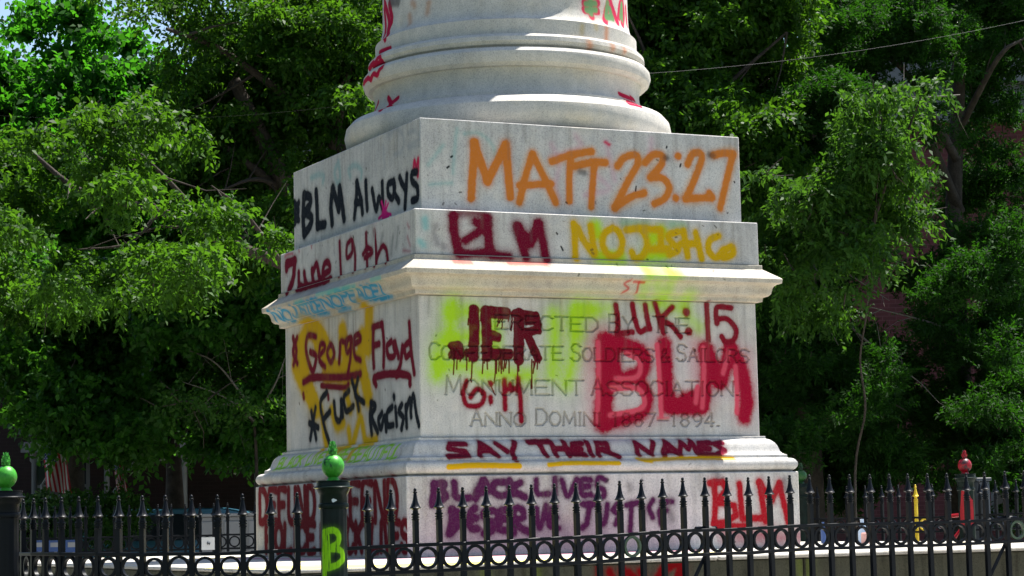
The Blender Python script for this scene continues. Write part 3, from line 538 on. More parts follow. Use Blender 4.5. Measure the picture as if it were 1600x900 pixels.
# ------------------------------------------------------------------ the monument
mon = empty('monument', (0, 0, -.05), 'grey granite monument pedestal and round column base covered in spray painted words', 'monument')
def uv_square(o, cube=True):
    me = o.data; uvl = me.uv_layers.new(name='UVMap'); off = np.array(o.parent.location)
    nv = len(me.vertices); co = np.empty(nv * 3); me.vertices.foreach_get('co', co); co = co.reshape(-1, 3) + off
    nl = len(me.loops); vi = np.empty(nl, int); me.loops.foreach_get('vertex_index', vi)
    npol = len(me.polygons); nr = np.empty(npol * 3); me.polygons.foreach_get('normal', nr); nr = nr.reshape(-1, 3)
    ct = np.empty(npol * 3); me.polygons.foreach_get('center', ct); ct = ct.reshape(-1, 3) + off
    lt = np.empty(npol, int); me.polygons.foreach_get('loop_total', lt); pi_ = np.repeat(np.arange(npol), lt)
    front = (-ct[:, 1] > np.abs(ct[:, 0]) * .999); side = (~front) & (-ct[:, 0] > np.abs(ct[:, 1]) * .999)
    flat = np.abs(nr[:, 2]) > .99; front &= ~flat; side &= ~flat
    X = co[vi]; U = np.full(nl, -.5); V = np.full(nl, -.5)
    f = front[pi_]; s = side[pi_]
    U[f] = (X[f, 0] + 1.95) * PPM / (2 * FW); V[f] = (X[f, 2] + .05) * PPM / FH
    U[s] = (1.95 - X[s, 1] + 3.9) * PPM / (2 * FW); V[s] = (X[s, 2] + .05) * PPM / FH
    uvl.data.foreach_set('uv', np.stack([U, V], -1).ravel())
def tier(name, prof, smooth=True, bevel=.008, m=None):
    mb = MB(); mb.square(prof); o = build(name, mb, m or M_stone, mon, smooth, bevel, ang=35, seg=2); uv_square(o); return o
def arc(x0, zz0, x1, z1, bulge, n=8, conc=False):
    out = []
    for i in range(n + 1):
        t = i / n; th = t * math.pi / 2
        if not conc: out.append((x0 + (x1 - x0) * math.sin(th), zz0 + (z1 - zz0) * (1 - math.cos(th))))
        else: out.append((x0 + (x1 - x0) * (1 - math.cos(th)), zz0 + (z1 - zz0) * math.sin(th)))
    return out
tier('base_block', [(1.832, -.055), (1.832, .590)])
prof = [(1.795, .592), (1.80, .597)]
for i in range(13):
    th = -math.pi / 2 + math.pi * i / 12; prof.append((1.776 + .056 * math.cos(th), .654 + .054 * math.sin(th)))
prof += [(1.768, .710), (1.765, .738), (1.750, .742), (1.735, .752), (1.722, .770), (1.714, .795), (1.705, .822), (1.690, .845), (1.665, .868), (1.636, .880), (1.634, .886), (1.634, .902)]
tier('base_moulding', prof, bevel=.003)
# die with a carved front
N1, N2 = 620, 224; zz_0, zz_1 = .903, 2.064
gx = np.linspace(-1.592, 1.592, N1 + 1); gz = np.linspace(zz_0 + .006, zz_1 - .006, N2 + 1)
GX, GZ = np.meshgrid(gx, gz); U = np.clip(((GX + 1.95) * PPM).astype(int), 0, FW - 1); V = np.clip(((GZ + .05) * PPM).astype(int), 0, FH - 1)
dep = carve.a[V, U] * .014
mb = MB()
vs = np.stack([GX.ravel(), (-1.6 + dep).ravel(), GZ.ravel()], -1)
idx = np.arange((N1 + 1) * (N2 + 1)).reshape(N2 + 1, N1 + 1)
fs = np.stack([idx[:-1, :-1], idx[:-1, 1:], idx[1:, 1:], idx[1:, :-1]], -1).reshape(-1, 4)
vs = vs.tolist(); fs = [tuple(f) for f in fs.tolist()]; nb = len(vs)
ring = [idx[0, i] for i in range(N1 + 1)] + [idx[j, N1] for j in range(1, N2 + 1)] + [idx[N2, i] for i in range(N1 - 1, -1, -1)] + [idx[j, 0] for j in range(N2 - 1, 0, -1)]
w = 1.6; e = .008
vs += [(-w, -w + e, zz_0), (w, -w + e, zz_0), (w, -w + e, zz_1), (-w, -w + e, zz_1), (-w, w, zz_0), (w, w, zz_0), (w, w, zz_1), (-w, w, zz_1)]
a, b_, c_, d_ = nb, nb + 1, nb + 2, nb + 3; A_, B_, C_, D_ = nb + 4, nb + 5, nb + 6, nb + 7
ri = [int(x) for x in ring]
fs += [tuple([b_, a] + ri[:N1 + 1])] if False else []
cb, cr, ct_, cl = ri[:N1 + 1], ri[N1:N1 + N2 + 1], ri[N1 + N2:2 * N1 + N2 + 1], ri[2 * N1 + N2:] + [ri[0]]
for edge, p, q in ((cb, a, b_), (cr, b_, c_), (ct_, c_, d_), (cl, d_, a)):
    h = len(edge) // 2
    for i in range(len(edge) - 1): fs.append((edge[i + 1], edge[i], p if i < h else q))
    fs.append((edge[h], p, q))
fs += [(a, b_, B_, A_)[::-1], (b_, c_, C_, B_)[::-1], (c_, d_, D_, C_)[::-1], (d_, a, A_, D_)[::-1], (A_, B_, C_, D_)[::-1]]
mb.v = [tuple(x) for x in vs]; mb.f = fs
die = build('die_block', mb, M_stone, mon)
uv_square(die)
cor = [(1.615, 2.066), (1.645, 2.072), (1.648, 2.105), (1.660, 2.112)]
for i in range(1, 9): th = i / 8 * math.pi / 2; cor.append((1.660 + .045 * math.sin(th), 2.112 + .045 * (1 - math.cos(th))))
for i in range(1, 8): th = i / 7 * math.pi / 2; cor.append((1.708 + .050 * (1 - math.cos(th)), 2.162 + .058 * math.sin(th)))
cor += [(1.772, 2.226), (1.776, 2.262), (1.770, 2.268), (1.655, 2.352), (1.650, 2.356), (1.650, 2.392), (1.64, 2.393)]
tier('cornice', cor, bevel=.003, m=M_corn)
# second course: two stones with a joint on the side face
yj = hit_face('L', 1.63, 584.3, 350)[0][1]
for nm, ya, yb in (('course_stone', -1.63, yj - .002), ('course_stone', yj + .002, 1.63)):
    mb = MB(); mb.box((-1.63, ya, 2.394), (1.63, yb, 2.771)); o = build(nm, mb, M_stone, mon, bevel=.007)
    uvl = o.data.uv_layers.new(name='UVMap'); off = Vector(mon.location)
    for p in o.data.polygons:
        for li in p.loop_indices:
            X = o.data.vertices[o.data.loops[li].vertex_index].co + off
            if p.normal.y < -.9 and ya < -1.5: uvl.data[li].uv = ((X.x + 1.95) * PPM / (2 * FW), (X.z + .05) * PPM / FH)
            elif p.normal.x < -.9: uvl.data[li].uv = ((1.95 - X.y + 3.9) * PPM / (2 * FW), (X.z + .05) * PPM / FH)
            else: uvl.data[li].uv = (-.5, -.5)
tier('plinth_block', [(1.529, 2.773), (1.529, 3.543)])
def column(name, prof, n=144):
    mb = MB(); mb.lathe(prof, n=n); o = build(name, mb, M_col, mon, True, ang=28); me = o.data; uvl = me.uv_layers.new(name='UVMap'); off = Vector(mon.location)
    for p in me.polygons:
        c = p.center; ac = (math.atan2(c.y, c.x) + math.pi / 2 + math.pi) % (2 * math.pi) - math.pi
        for li in p.loop_indices:
            X = me.vertices[me.loops[li].vertex_index].co + off; a = math.atan2(X.y, X.x) + math.pi / 2
            while a - ac > math.pi: a -= 2 * math.pi
            while a - ac < -math.pi: a += 2 * math.pi
            uvl.data[li].uv = ((a * 1.2 + 1.2 * math.pi) * PPM / cc.w, (X.z - 3.5) * PPM / cc.h)
    return o
column('column_base', COLPROF[:31])
column('column_shaft', [(1.198, 4.5485)] + COLPROF[31:] + [(1.12, 5.5), (1.10, 8), (1.04, 13), (.95, 19), (.92, 19.6), (1.1, 19.8), (1.25, 20.4)])

# ------------------------------------------------------------------ the stone platform
slabc = Canvas(900, 980, -4.5, -5.2, 100)
for _ in range(60):
    x, y = random.uniform(-4, 4), random.choice([random.uniform(-4.8, -1.9), random.uniform(-4.8, 3.9)])
    L = random.uniform(.2, 1.4); an = random.uniform(0, 3.14); c = random.choice([(235, 225, 120), (225, 150, 165), (235, 220, 110), (180, 210, 205), (200, 140, 170), (238, 205, 150)])
    slabc.stroke([(x, y), (x + L * math.cos(an) * .5, y + L * .4 * math.sin(an)), (x + L * math.cos(an), y + L * .5 * math.sin(an))], random.uniform(.05, .22), srgb(*c, 1.0), random.uniform(.25, .6), .04, .4)
for st in ([(-3.9, -4.2), (-3.0, -4.4), (-1.9, -4.5)], [(-3.8, -4.7), (-2.6, -4.75)], [(-3.9, -3.6), (-3.2, -3.9)]): slabc.stroke(st, .35, srgb(235, 222, 90), .6, .12, .5)
for st in ([(-2.2, -1.95), (-.5, -2.1), (.6, -2.05)], [(-2.4, 1), (-2.3, -1.5)]): slabc.stroke(st, .3, srgb(150, 60, 110), .5, .08, .5)
slab_img = slabc.image('platform_paint')
M_slab = granite('platform_granite', slab_img, (.52, .50, .46))

risc = Canvas(1200, 330, -4.1, -1.0, 150)
for st, wd_ in (([(938, 884), (938, 905)], 9), ([(955, 893), (962, 912)], 12), ([(975, 890), (975, 915)], 13), ([(985, 895), (1000, 910)], 12), ([(1003, 893), (1010, 915)], 12), ([(1030, 905), (1045, 885), (1066, 882), (1062, 905)], 16)):
    q = []
    for x, y in st:
        r = ray(x, y); t = (-4.9 - CAM[1]) / r[1]; X = CAM + r * t; q.append((X[0], X[2]))
    risc.stroke(q, wd_ * 15 / F_PX, srgb(150, 16, 24, K), 1, .02, .35)
for x in (1251, 1268, 840, 760):
    r = ray(x, 880); t = (-4.9 - CAM[1]) / r[1]; X = CAM + r * t; risc.stroke([(X[0], -.1), (X[0] + .02, -.9)], .05, srgb(140, 160, 40), .22, .04, .4)
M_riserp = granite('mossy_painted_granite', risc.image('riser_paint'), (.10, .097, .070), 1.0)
plat = empty('stone_platform', (0, 0, -1.0), 'wide low granite platform with paint splashed slabs under the monument', 'platform')
xs = [-4.0, -2.4, -.8, .8, 2.4, 4.0]; ys = [-4.9, -3.4, -1.9, 0.1, 2.1, 4.0]; g = .004
for i in range(5):
    for j in range(5):
        mb = MB(); dz = random.uniform(-.002, .002); mb.box((xs[i] + g, ys[j] + g, -.084), (xs[i + 1] - g, ys[j + 1] - g, -.056 + dz)); o = build('paving_slab', mb, M_slab, plat, bevel=.012, seg=2)
        uvl = o.data.uv_layers.new(name='UVMap')
        for p in o.data.polygons:
            for li in p.loop_indices:
                X = o.data.vertices[o.data.loops[li].vertex_index].co; uvl.data[li].uv = ((X.x + 4.5) / 9.0, (X.y + 5.2) / 9.8) if p.normal.z > .9 else (-.5, -.5)
def riser(a, b):
    mb = MB(); mb.box((a[0], a[1], -1.0), (b[0], b[1], -.086)); o = build('riser_stone', mb, M_riserp, plat, bevel=.01)
    uvl = o.data.uv_layers.new(name='UVMap')
    for p in o.data.polygons:
        for li in p.loop_indices:
            X = o.data.vertices[o.data.loops[li].vertex_index].co; uvl.data[li].uv = ((X.x + 4.1) / 8.0, X.z / 2.2) if p.normal.y < -.9 and a[1] < -4 else (-.5, -.5)
rx = [-3.98, -1.9, -.1, 1.9, 3.98]
for i in range(4): riser((rx[i] + .003, -4.88), (rx[i + 1] - .003, -4.3)); riser((rx[i] + .003, 3.3), (rx[i + 1] - .003, 3.98))
ry = [-4.29, -2.4, -.3, 1.6, 3.29]
for i in range(4):
    riser((-3.98, ry[i] + .003), (-3.4, ry[i + 1] - .003)); riser((3.4, ry[i] + .003), (3.98, ry[i + 1] - .003))

# ------------------------------------------------------------------ iron fences
S_ = .35
def picket_mesh(name, top, bottom, m):
    """local origin at the top rail; tip at +top"""
    mb = MB(); b = .0155; h = top
    mb.box((-b, -b, bottom), (b, b, h * .43))
    k = h
    pr_ = [(.020, .43), (.024, .44), (.024, .455), (.019, .46), (.019, .475), (.025, .48), (.025, .50), (.019, .505), (.019, .52), (.025, .525), (.025, .55), (.018, .56), (.018, .59), (.016, .61), (.020, .63), (.034, .640), (.036, .650), (.034, .655),
           (.0265, .69), (.019, .745), (.0135, .82), (.0105, .885), (.0095, .905), (.0135, .912), (.0135, .93), (.008, .94), (.0095, .955), (.010, .972), (.007, .99), (.001, 1.0)]
    mb.lathe([(r, z * k) for r, z in pr_], n=8, a0=math.pi / 8)
    me = mb.mesh(name); me.materials.append(m); me.polygons.foreach_set('use_smooth', [True] * len(me.polygons)); me.set_sharp_from_angle(angle=R_(35)); return me
def ring_mesh(name, ro, ri, dep, m, n=20):
    mb = MB(); L = []
    for r, y in ((ro, -dep), (ro, dep), (ri, dep), (ri, -dep)): L.append([(r * math.cos(2 * math.pi * k / n), y, r * math.sin(2 * math.pi * k / n)) for k in range(n)])
    mb.rings(L + [L[0]], False, False); me = mb.mesh(name); me.materials.append(m); me.polygons.foreach_set('use_smooth', [True] * len(me.polygons)); me.set_sharp_from_angle(angle=R_(35)); return me
def fence(tips, rails, s0, label, dfun, H, mats, kpost=()):
    """tips: pixel columns of the pickets; rails: (column, row) of the top rail"""
    rx_ = [a for a, _ in rails]; ry_ = [b for _, b in rails]
    P = []
    for x in tips:
        d = dfun(x); P.append(at(x, float(np.interp(x, rx_, ry_)), d))
    P = [Vector(p) for p in P]
    root = empty('iron_fence', (P[len(P) // 2].x, P[len(P) // 2].y, -1.0), label, 'fence')
    pm = picket_mesh('picket', H, -1.0 + .03, mats[0]); cache = {}
    for i, p in enumerate(P):
        c = mats[1].get(i)
        if c: me = cache.setdefault(c.name, picket_mesh('picket', H, -.98, c))
        else: me = pm
        t = P[min(i + 1, len(P) - 1)] - P[max(i - 1, 0)]
        if i in kpost: continue
        o = link('picket', me, None, root, loc=p - root.location); o.rotation_euler = (random.uniform(-.004, .004), random.uniform(-.006, .006), math.atan2(t.y, t.x))
        if c: o['label'] = 'picket sprayed ' + ('yellow' if 'yellow' in c.name else 'red')
    rings = {}
    for i in range(len(P) - 1):
        if i in kpost or i + 1 in kpost: continue
        a, b = P[i], P[i + 1]; t = b - a; L = math.hypot(t.x, t.y)
        ro = round(min(.070, (L - .031) / 2 + .004), 3)
        c = mats[2].get(i, mats[0])
        me = rings.setdefault((ro, c.name), ring_mesh('ring', ro, ro - .0165, .012, c))
        q = (a + b) / 2 - Vector((0, 0, .012 + .068))
        o = link('ring', me, None, root, loc=q - root.location); o.rotation_euler = (0, 0, math.atan2(t.y, t.x))
    for dz, nm in ((0, 'top_rail'), (-.16, 'middle_rail'), (-.80, 'bottom_rail')):
        mb = MB(); hh, ww = .011, .019; loops = []
        Q = P
        for i, p in enumerate(Q):
            t = Q[min(i + 1, len(Q) - 1)] - Q[max(i - 1, 0)]; n_ = Vector((-t.y, t.x, 0)).normalized(); jz = random.uniform(-.0025, .0025)
            loops.append([tuple(p + n_ * a_ * ww + Vector((0, 0, dz + b_ * hh + jz))) for a_, b_ in ((-1, -1), (1, -1), (1, 1), (-1, 1))])
        mb.rings(loops); build(nm, mb, mats[0], root, bevel=.003)
    return root, P

# near fence: distances integrated from an even picket spacing
near_px = [-76, -62, -48, -34, -20, -8, 21, 36, 52, 71, 96, 123, 153, 186, 223, 259, 300, 340, 380, 424, 465, 520, 575, 612, 650, 687, 724, 761, 797, 832, 868, 902, 936, 970, 1004, 1037, 1069, 1103, 1138, 1171, 1204, 1236, 1267, 1298, 1330, 1362, 1392, 1421, 1452, 1482, 1512, 1541, 1573, 1603, 1633, 1663, 1693, 1722]
dctrl = [(-80, 16.3), (-10, 15.1), (21, 14.45), (52, 14.05), (96, 13.75), (153, 13.5), (223, 13.38), (300, 13.33), (380, 13.35), (520, 13.5), (650, 13.75), (800, 14.05), (970, 14.5), (1103, 14.9), (1236, 15.35), (1362, 15.75), (1573, 16.3), (1722, 16.7)]
near_rail = [(-80, 868), (21, 866), (123, 866), (223, 866), (340, 865), (424, 862), (520, 858.5), (650, 852), (724, 849), (832, 843.5), (936, 838), (1037, 831), (1069, 829), (1103, 828), (1171, 826.5), (1236, 822), (1298, 820.5), (1400, 818), (1512, 815), (1573, 811.5), (1722, 806)]
dn = lambda x: float(np.interp(x, [a for a, _ in dctrl], [b for _, b in dctrl]))
i520 = near_px.index(520); im8 = near_px.index(-8)
M_ringg = simple('lichen_iron', (.03, .06, .03), .5, .6, 14)
nf, NP = fence(near_px, near_rail, .168, 'nearest black spear topped iron fence in front of the monument', dn, S_, (M_iron, {}, {near_px.index(970): M_ringg, near_px.index(1573): M_ringg}), (i520, im8))
# diagonal braces behind the near fence
for x in (1103, 1573):
    i = near_px.index(x); p = NP[i]; mb = MB(); t = (NP[i - 1] - p); t.z = 0; t.normalize()
    mb.tube([p + Vector((0, 0, -.16)) + t * .01 + Vector((.02, .03, 0)), p + t * .42 + Vector((.03, .05, -.80))], .014, 6); build('brace', mb, M_iron, nf)
    mb = MB(); nn = Vector((-t.y, t.x, 0)) * (-1 if Vector((-t.y, t.x, 0)).dot(Vector((u[0], u[1], 0))) > 0 else 1)
    c0 = p + Vector((0, 0, .012)) + t * .09; c1 = p + Vector((0, 0, .012)) - t * .09
    mb.tube([c0, c1], .012, 4); build('splice_plate', mb, M_iron, nf)

# fence posts
lime_c = Canvas(400, 400, 0, 0, 400)
for s_ in ([(.30, .08), (.29, .30), (.30, .52), (.30, .72)], [(.38, .20), (.38, .45), (.36, .70)], [(.30, .72), (.50, .75), (.60, .66), (.56, .54), (.42, .48)], [(.42, .47), (.62, .44), (.68, .32), (.56, .22), (.38, .17)]):
    lime_c.stroke([(a, b) for a, b in s_], .10, srgb(150, 215, 20, .85), 1, .012, .3)
lime_c.stroke([(.22, .05), (.22, .4), (.24, .68)], .05, srgb(150, 215, 20, .85), .8, .012, .2)
lime_img = lime_c.image('post_letter')
def post_mat():
    m, n, l, b = mat('post_iron_with_letter'); uv = n.new('ShaderNodeUVMap'); t = n.new('ShaderNodeTexImage'); t.image = lime_img; t.extension = 'CLIP'; l.new(uv.outputs[0], t.inputs[0])
    tc = n.new('ShaderNodeTexCoord'); f = noise(n, l, tc.outputs['Object'], 14, 5)
    c = ramp(n, l, f, [(.3, (.003, .006, .007)), (.7, (.006, .013, .013))]); st_ = ramp(n, l, noise(n, l, mapping(n, l, tc.outputs['Object'], (60, 60, 5)), 1.5, 4), [(.36, (.15, .15, .15)), (.46, (1, 1, 1))])
    ml = n.new('ShaderNodeMath'); ml.operation = 'MULTIPLY'; l.new(t.outputs['Alpha'], ml.inputs[0]); l.new(st_, ml.inputs[1])
    c = mix(n, l, c, t.outputs['Color'], ml.outputs[0]); l.new(c, b.inputs['Base Color']); b.inputs['Roughness'].default_value = .42; b.inputs['Specular IOR Level'].default_value = .15; return m
M_post = post_mat()
def fence_post(root, px, py_cap, d, finial, body, cap=None, k=1.0, ptag=None):
    base = Vector(at(px, py_cap, d)); zc = base.z            # underside of the finial = cap plate top
    cx, cy = base.x, base.y
    fl = 16; loops = []
    def r_at(z): return z
    pr_ = [(.082, -1.0), (.095, -.995), (.095, -.86), (.088, -.85), (.081, -.84)]
    pr_ = [(r * k, z + .0) for r, z in pr_]
    shaft_top = zc - .165 * k
    mb = MB(); n = 48
    L = []
    for z in (-.84, -.80, shaft_top - .04, shaft_top):
        lp = []
        for j in range(n):
            a = 2 * math.pi * j / n; flute = .0055 * (.5 + .5 * math.cos(a * 14)) if -.82 < z < shaft_top - .01 else 0
            r = .0805 * k - flute; lp.append((cx + r * math.cos(a), cy + r * math.sin(a), z))
        L.append(lp)
    mb.rings(L); mb.lathe(pr_, (cx, cy), 24)
    o = build('post', mb, body, root, True, ang=50)
    if body is M_post:
        uvl = o.data.uv_layers.new(name='UVMap'); ad = math.atan2(CAM[1] - cy, CAM[0] - cx)
        for p in o.data.polygons:
            for li in p.loop_indices:
                X = o.data.vertices[o.data.loops[li].vertex_index].co + root.location
                a = (math.atan2(X.y - cy, X.x - cx) - ad + math.pi) % (2 * math.pi) - math.pi
                uvl.data[li].uv = (.5 + a * .0805 / .155 * .47, (X.z - (shaft_top - .42)) / .385)
    if ptag: o['label'] = ptag
    s = k
    cp = [(.082, -.168), (.090, -.163), (.0925, -.150), (.090, -.138), (.084, -.134), (.084, -.085), (.090, -.075), (.098, -.060), (.102, -.048), (.118, -.044), (.121, -.040), (.118, -.036), (.102, -.032), (.100, -.010), (.104, -.006), (.104, 0), (.02, .0)]
    mb = MB(); mb.lathe([(r * s, zc + z * s) for r, z in cp], (cx, cy), 28); c_o = build('cap', mb, cap or body if (cap or body) is not M_post else M_irong, root, True, ang=35)
    mb = MB(); R0 = .069 * s; zb = zc + (.024 + .062) * s
    fp = [(.044 * s, zc), (.036 * s, zc + .008 * s), (.030 * s, zc + .020 * s)]
    for i in range(1, 14):
        th = -math.pi / 2 + .42 + (math.pi - .60) * i / 13; fp.append((R0 * math.cos(th), zb + R0 * 1.04 * math.sin(th)))
    mb.lathe(fp, (cx, cy), 28); zt = zb + R0 * .99
    f_o = build('finial', mb, finial, root, True, ang=60)
    mb = MB()
    mb.lathe([(.010 * s, zt - .01 * s), (.019 * s, zt + .012 * s), (.021 * s, zt + .026 * s), (.013 * s, zt + .055 * s), (.004 * s, zt + .085 * s)], (cx, cy), 10)
    for row in range(4):
        for j in range(6):
            a = 2 * math.pi * (j + .5 * (row % 2)) / 6; rr = (.019, .021, .016, .010)[row] * s; z = zt + (.006 + .019 * row) * s
            c = Vector((cx + rr * math.cos(a), cy + rr * math.sin(a), z)); o3 = Vector((math.cos(a), math.sin(a), 0)); tn = Vector((-math.sin(a), math.cos(a), 0))
            q = .010 * s
            mb.add([c - tn * q, c + o3 * q * .8 - Vector((0, 0, q * .3)), c + tn * q, c + o3 * q * .7 + Vector((0, 0, q * 2.2)), c + Vector((0, 0, q))], [(0, 1, 3), (1, 2, 3), (2, 4, 3), (4, 0, 3)])
    f2 = link('pine_cone', mb.mesh('pine_cone', tuple(root.location)), finial, f_o)
    return o, f_o
po, fo = fence_post(nf, 520.5, 751, 13.5, M_green, M_post, ptag='fence post with a lime green letter B and bright green ball finial')
po2, fo2 = fence_post(nf, 9, 767, 13.9, M_green, M_iron, ptag='fence post at the left edge with a green ball finial')
# dots of white paint on the near post
mb = MB(); c = Vector(at(522.5, 782, 13.405)); rt = Vector((v[0], v[1], 0))
mb.rings([[tuple(c - Vector((u[0], u[1], 0)) * q + rt * a * .016 + Vector((0, 0, b * .012))) for a, b in ((-1, .6), (-.4, 1), (.7, .5), (1, 0), (.3, -.5), (-.5, -1), (-.9, -.5))] for q in (-.012, .003)])
build('white_sticker', mb, M_white, nf)

far_l = [36, 62, 86, 110, 134, 157, 179, 202, 225, 247, 268, 290, 313, 334, 356, 377, 399, 420, 442, 464, 486, 508, 530]
fl_rail = [(30, 842), (112, 841), (300, 837), (400, 834.5), (530, 831)]
ff, FP = fence(far_l, fl_rail, .17, 'far black iron fence left of the monument beside the parked blue car', lambda x: 26.3, .375, (M_iron, {}, {}))
far_r = [1150, 1175, 1200, 1226, 1252, 1278, 1291 + 8, 1324, 1353, 1379, 1405, 1432, 1458, 1484, 1508, 1532, 1557, 1589, 1617, 1646]
fr_rail = [(1150, 814), (1278, 811), (1379, 809.5), (1458, 808.5), (1557, 803.5), (1646, 801)]
dfar = lambda x: float(np.interp(x, [1150, 1350, 1650], [26.4, 25.9, 24.2]))
yi = far_r.index(1432)
fr, FR = fence(far_r, fr_rail, .17, 'far black iron fence right of the monument with one yellow picket and red post', dfar, .375,
               (M_iron, {yi: M_yelp, far_r.index(1484): M_iron}, {far_r.index(1432): M_yelp, far_r.index(1484): M_redp}), (far_r.index(1252), far_r.index(1508)))
fence_post(fr, 1252, 755.5, 26.0, M_dgreen, M_irong, ptag='far fence post with a dark green ball finial')
p3, _ = fence_post(fr, 1508, 740.5, 23.6, M_redblk, M_irong, k=1.05, ptag='far fence post with a red ball finial and red splashes')
# red paint thrown up the red-topped post: a proud splash following the shaft
ctr = Vector(at(1508, 740.5, 23.6)); ctr.z = at(1508, 800, 23.6)[2]; mb = MB(); ad = math.atan2(CAM[1] - ctr.y, CAM[0] - ctr.x); rows = []
for z, a0, a1 in ((-.16, -.9, .9), (0, -.9, .95), (.12, -.7, .9), (.2, -.6, .2), (.28, -.5, -.1), (.36, -.42, -.2)):
    rows.append([(ctr.x + .0875 * math.cos(ad + a0 + (a1 - a0) * k / 6), ctr.y + .0875 * math.sin(ad + a0 + (a1 - a0) * k / 6), ctr.z + z) for k in range(7)])
vs = [p for r in rows for p in r]; mb.add(vs, [(i * 7 + j, i * 7 + j + 1, i * 7 + j + 8, i * 7 + j + 7) for i in range(5) for j in range(6)])
o = build('red_paint', mb, M_redp, fr); sm = o.modifiers.new('thick', 'SOLIDIFY'); sm.thickness = .003
mb = MB(); a = Vector(at(1488, 806, 24.3)); b = Vector(at(1506, 804, 23.9)); mb.tube([a, b], .022, 6); a = Vector(at(1492, 840, 23.7)); b = Vector(at(1500, 828, 23.7)); c = Vector(at(1508, 838, 23.7)); mb.tube([a, b, c], .02, 6); build('red_scroll', mb, M_redp, fr)

# ------------------------------------------------------------------ buildings
def wall_frame(d, s, z): q = CAM[:2] + u * d + v * s; return Vector((q[0], q[1], z))
def fbox(mb, d0, d1, s0, s1, z0_, z1_):
    P = [wall_frame(d, s, z) for z in (z0_, z1_) for d, s in ((d0, s0), (d0, s1), (d1, s1), (d1, s0))]
    return mb.add(P, [(0, 3, 2, 1), (4, 5, 6, 7), (0, 1, 5, 4), (1, 2, 6, 5), (2, 3, 7, 6), (3, 0, 4, 7)])
def house(label, d, s0, s1, h, wins, depth, mw, mt, cornice=True, porch=None):
    root = empty('brick_house', wall_frame(d, (s0 + s1) / 2, -1), label, 'house')
    mb = MB()
    # front wall with real window openings
    ss = sorted({s0, s1} | {a for a, b, c, e in wins} | {b for a, b, c, e in wins}); zs = sorted({-1.0, h} | {c for a, b, c, e in wins} | {e for a, b, c, e in wins})
    for i in range(len(ss) - 1):
        for j in range(len(zs) - 1):
            cs, cz = (ss[i] + ss[i + 1]) / 2, (zs[j] + zs[j + 1]) / 2
            if any(a < cs < b and c < cz < e for a, b, c, e in wins): continue
            fbox(mb, d, d + .3, ss[i], ss[i + 1], zs[j], zs[j + 1])
    fbox(mb, d + .3, d + depth, s0, s0 + .3, -1, h); fbox(mb, d + .3, d + depth, s1 - .3, s1, -1, h); fbox(mb, d + depth - .3, d + depth, s0 + .3, s1 - .3, -1, h); fbox(mb, d + 2.2, d + 2.3, s0 + .3, s1 - .3, -1, h)
    build('wall', mb, mw, root)
    for a, b, c, e in wins:
        f = MB(); t = .09
        fbox(f, d + .06, d + .16, a, a + t, c, e); fbox(f, d + .06, d + .16, b - t, b, c, e); fbox(f, d + .06, d + .16, a + t, b - t, c, c + t); fbox(f, d + .06, d + .16, a + t, b - t, e - t, e); fbox(f, d + .07, d + .13, a + t, b - t, (c + e) / 2 - .03, (c + e) / 2 + .03)
        wo_ = build('window', f, mt, root, off=tuple(root.location))
        g_ = MB(); fbox(g_, d + .10, d + .115, a + t, b - t, c + t, e - t); link('pane', g_.mesh('pane', tuple(root.location)), M_glass, wo_)
        s_ = MB(); fbox(s_, d - .08, d + .06, a - .1, b + .1, c - .12, c - .002); link('sill', s_.mesh('sill', tuple(root.location)), mt, wo_)
    if cornice:
        mb = MB(); fbox(mb, d - .45, d, s0 - .3, s1 + .3, h - .35, h + .1); fbox(mb, d - .25, d - .002, s0 - .1, s1 + .1, h - 1.0, h - .352)
        build('cornice', mb, mt, root)
        mb = MB(); k = s0
        while k < s1: fbox(mb, d - .42, d - .252, k, k + .12, h - .75, h - .352); k += .55
        build('brackets', mb, mt, root)['kind'] = 'stuff'
    mb = MB(); fbox(mb, d - .3, d + depth + .2, s0 - .2, s1 + .2, h + .102, h + .3); build('roof', mb, M_roof, root)
    return root
H1 = house('red brick house glimpsed behind the cedars at the right edge', 40, 6.0, 15.5, 8.2, [(8.4, 9.3, .0, 1.2), (12.5, 13.6, .2, 1.9), (8.4, 9.5, 3.4, 5.4), (11.5, 12.6, 3.4, 5.4)], 9, M_brick, M_trim)
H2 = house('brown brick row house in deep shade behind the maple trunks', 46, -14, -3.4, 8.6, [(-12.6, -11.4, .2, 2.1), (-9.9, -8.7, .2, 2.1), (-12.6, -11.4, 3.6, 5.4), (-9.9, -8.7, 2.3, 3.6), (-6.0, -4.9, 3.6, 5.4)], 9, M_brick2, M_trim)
H3 = house('dark red brick house beyond the gap left of the pedestal', 47, -2.6, 3.9, 7.6, [(-1.8, -.7, .2, 2.1), (1.4, 2.5, .2, 2.1), (-1.8, -.7, 3.6, 5.4)], 9, M_brick, M_trim)
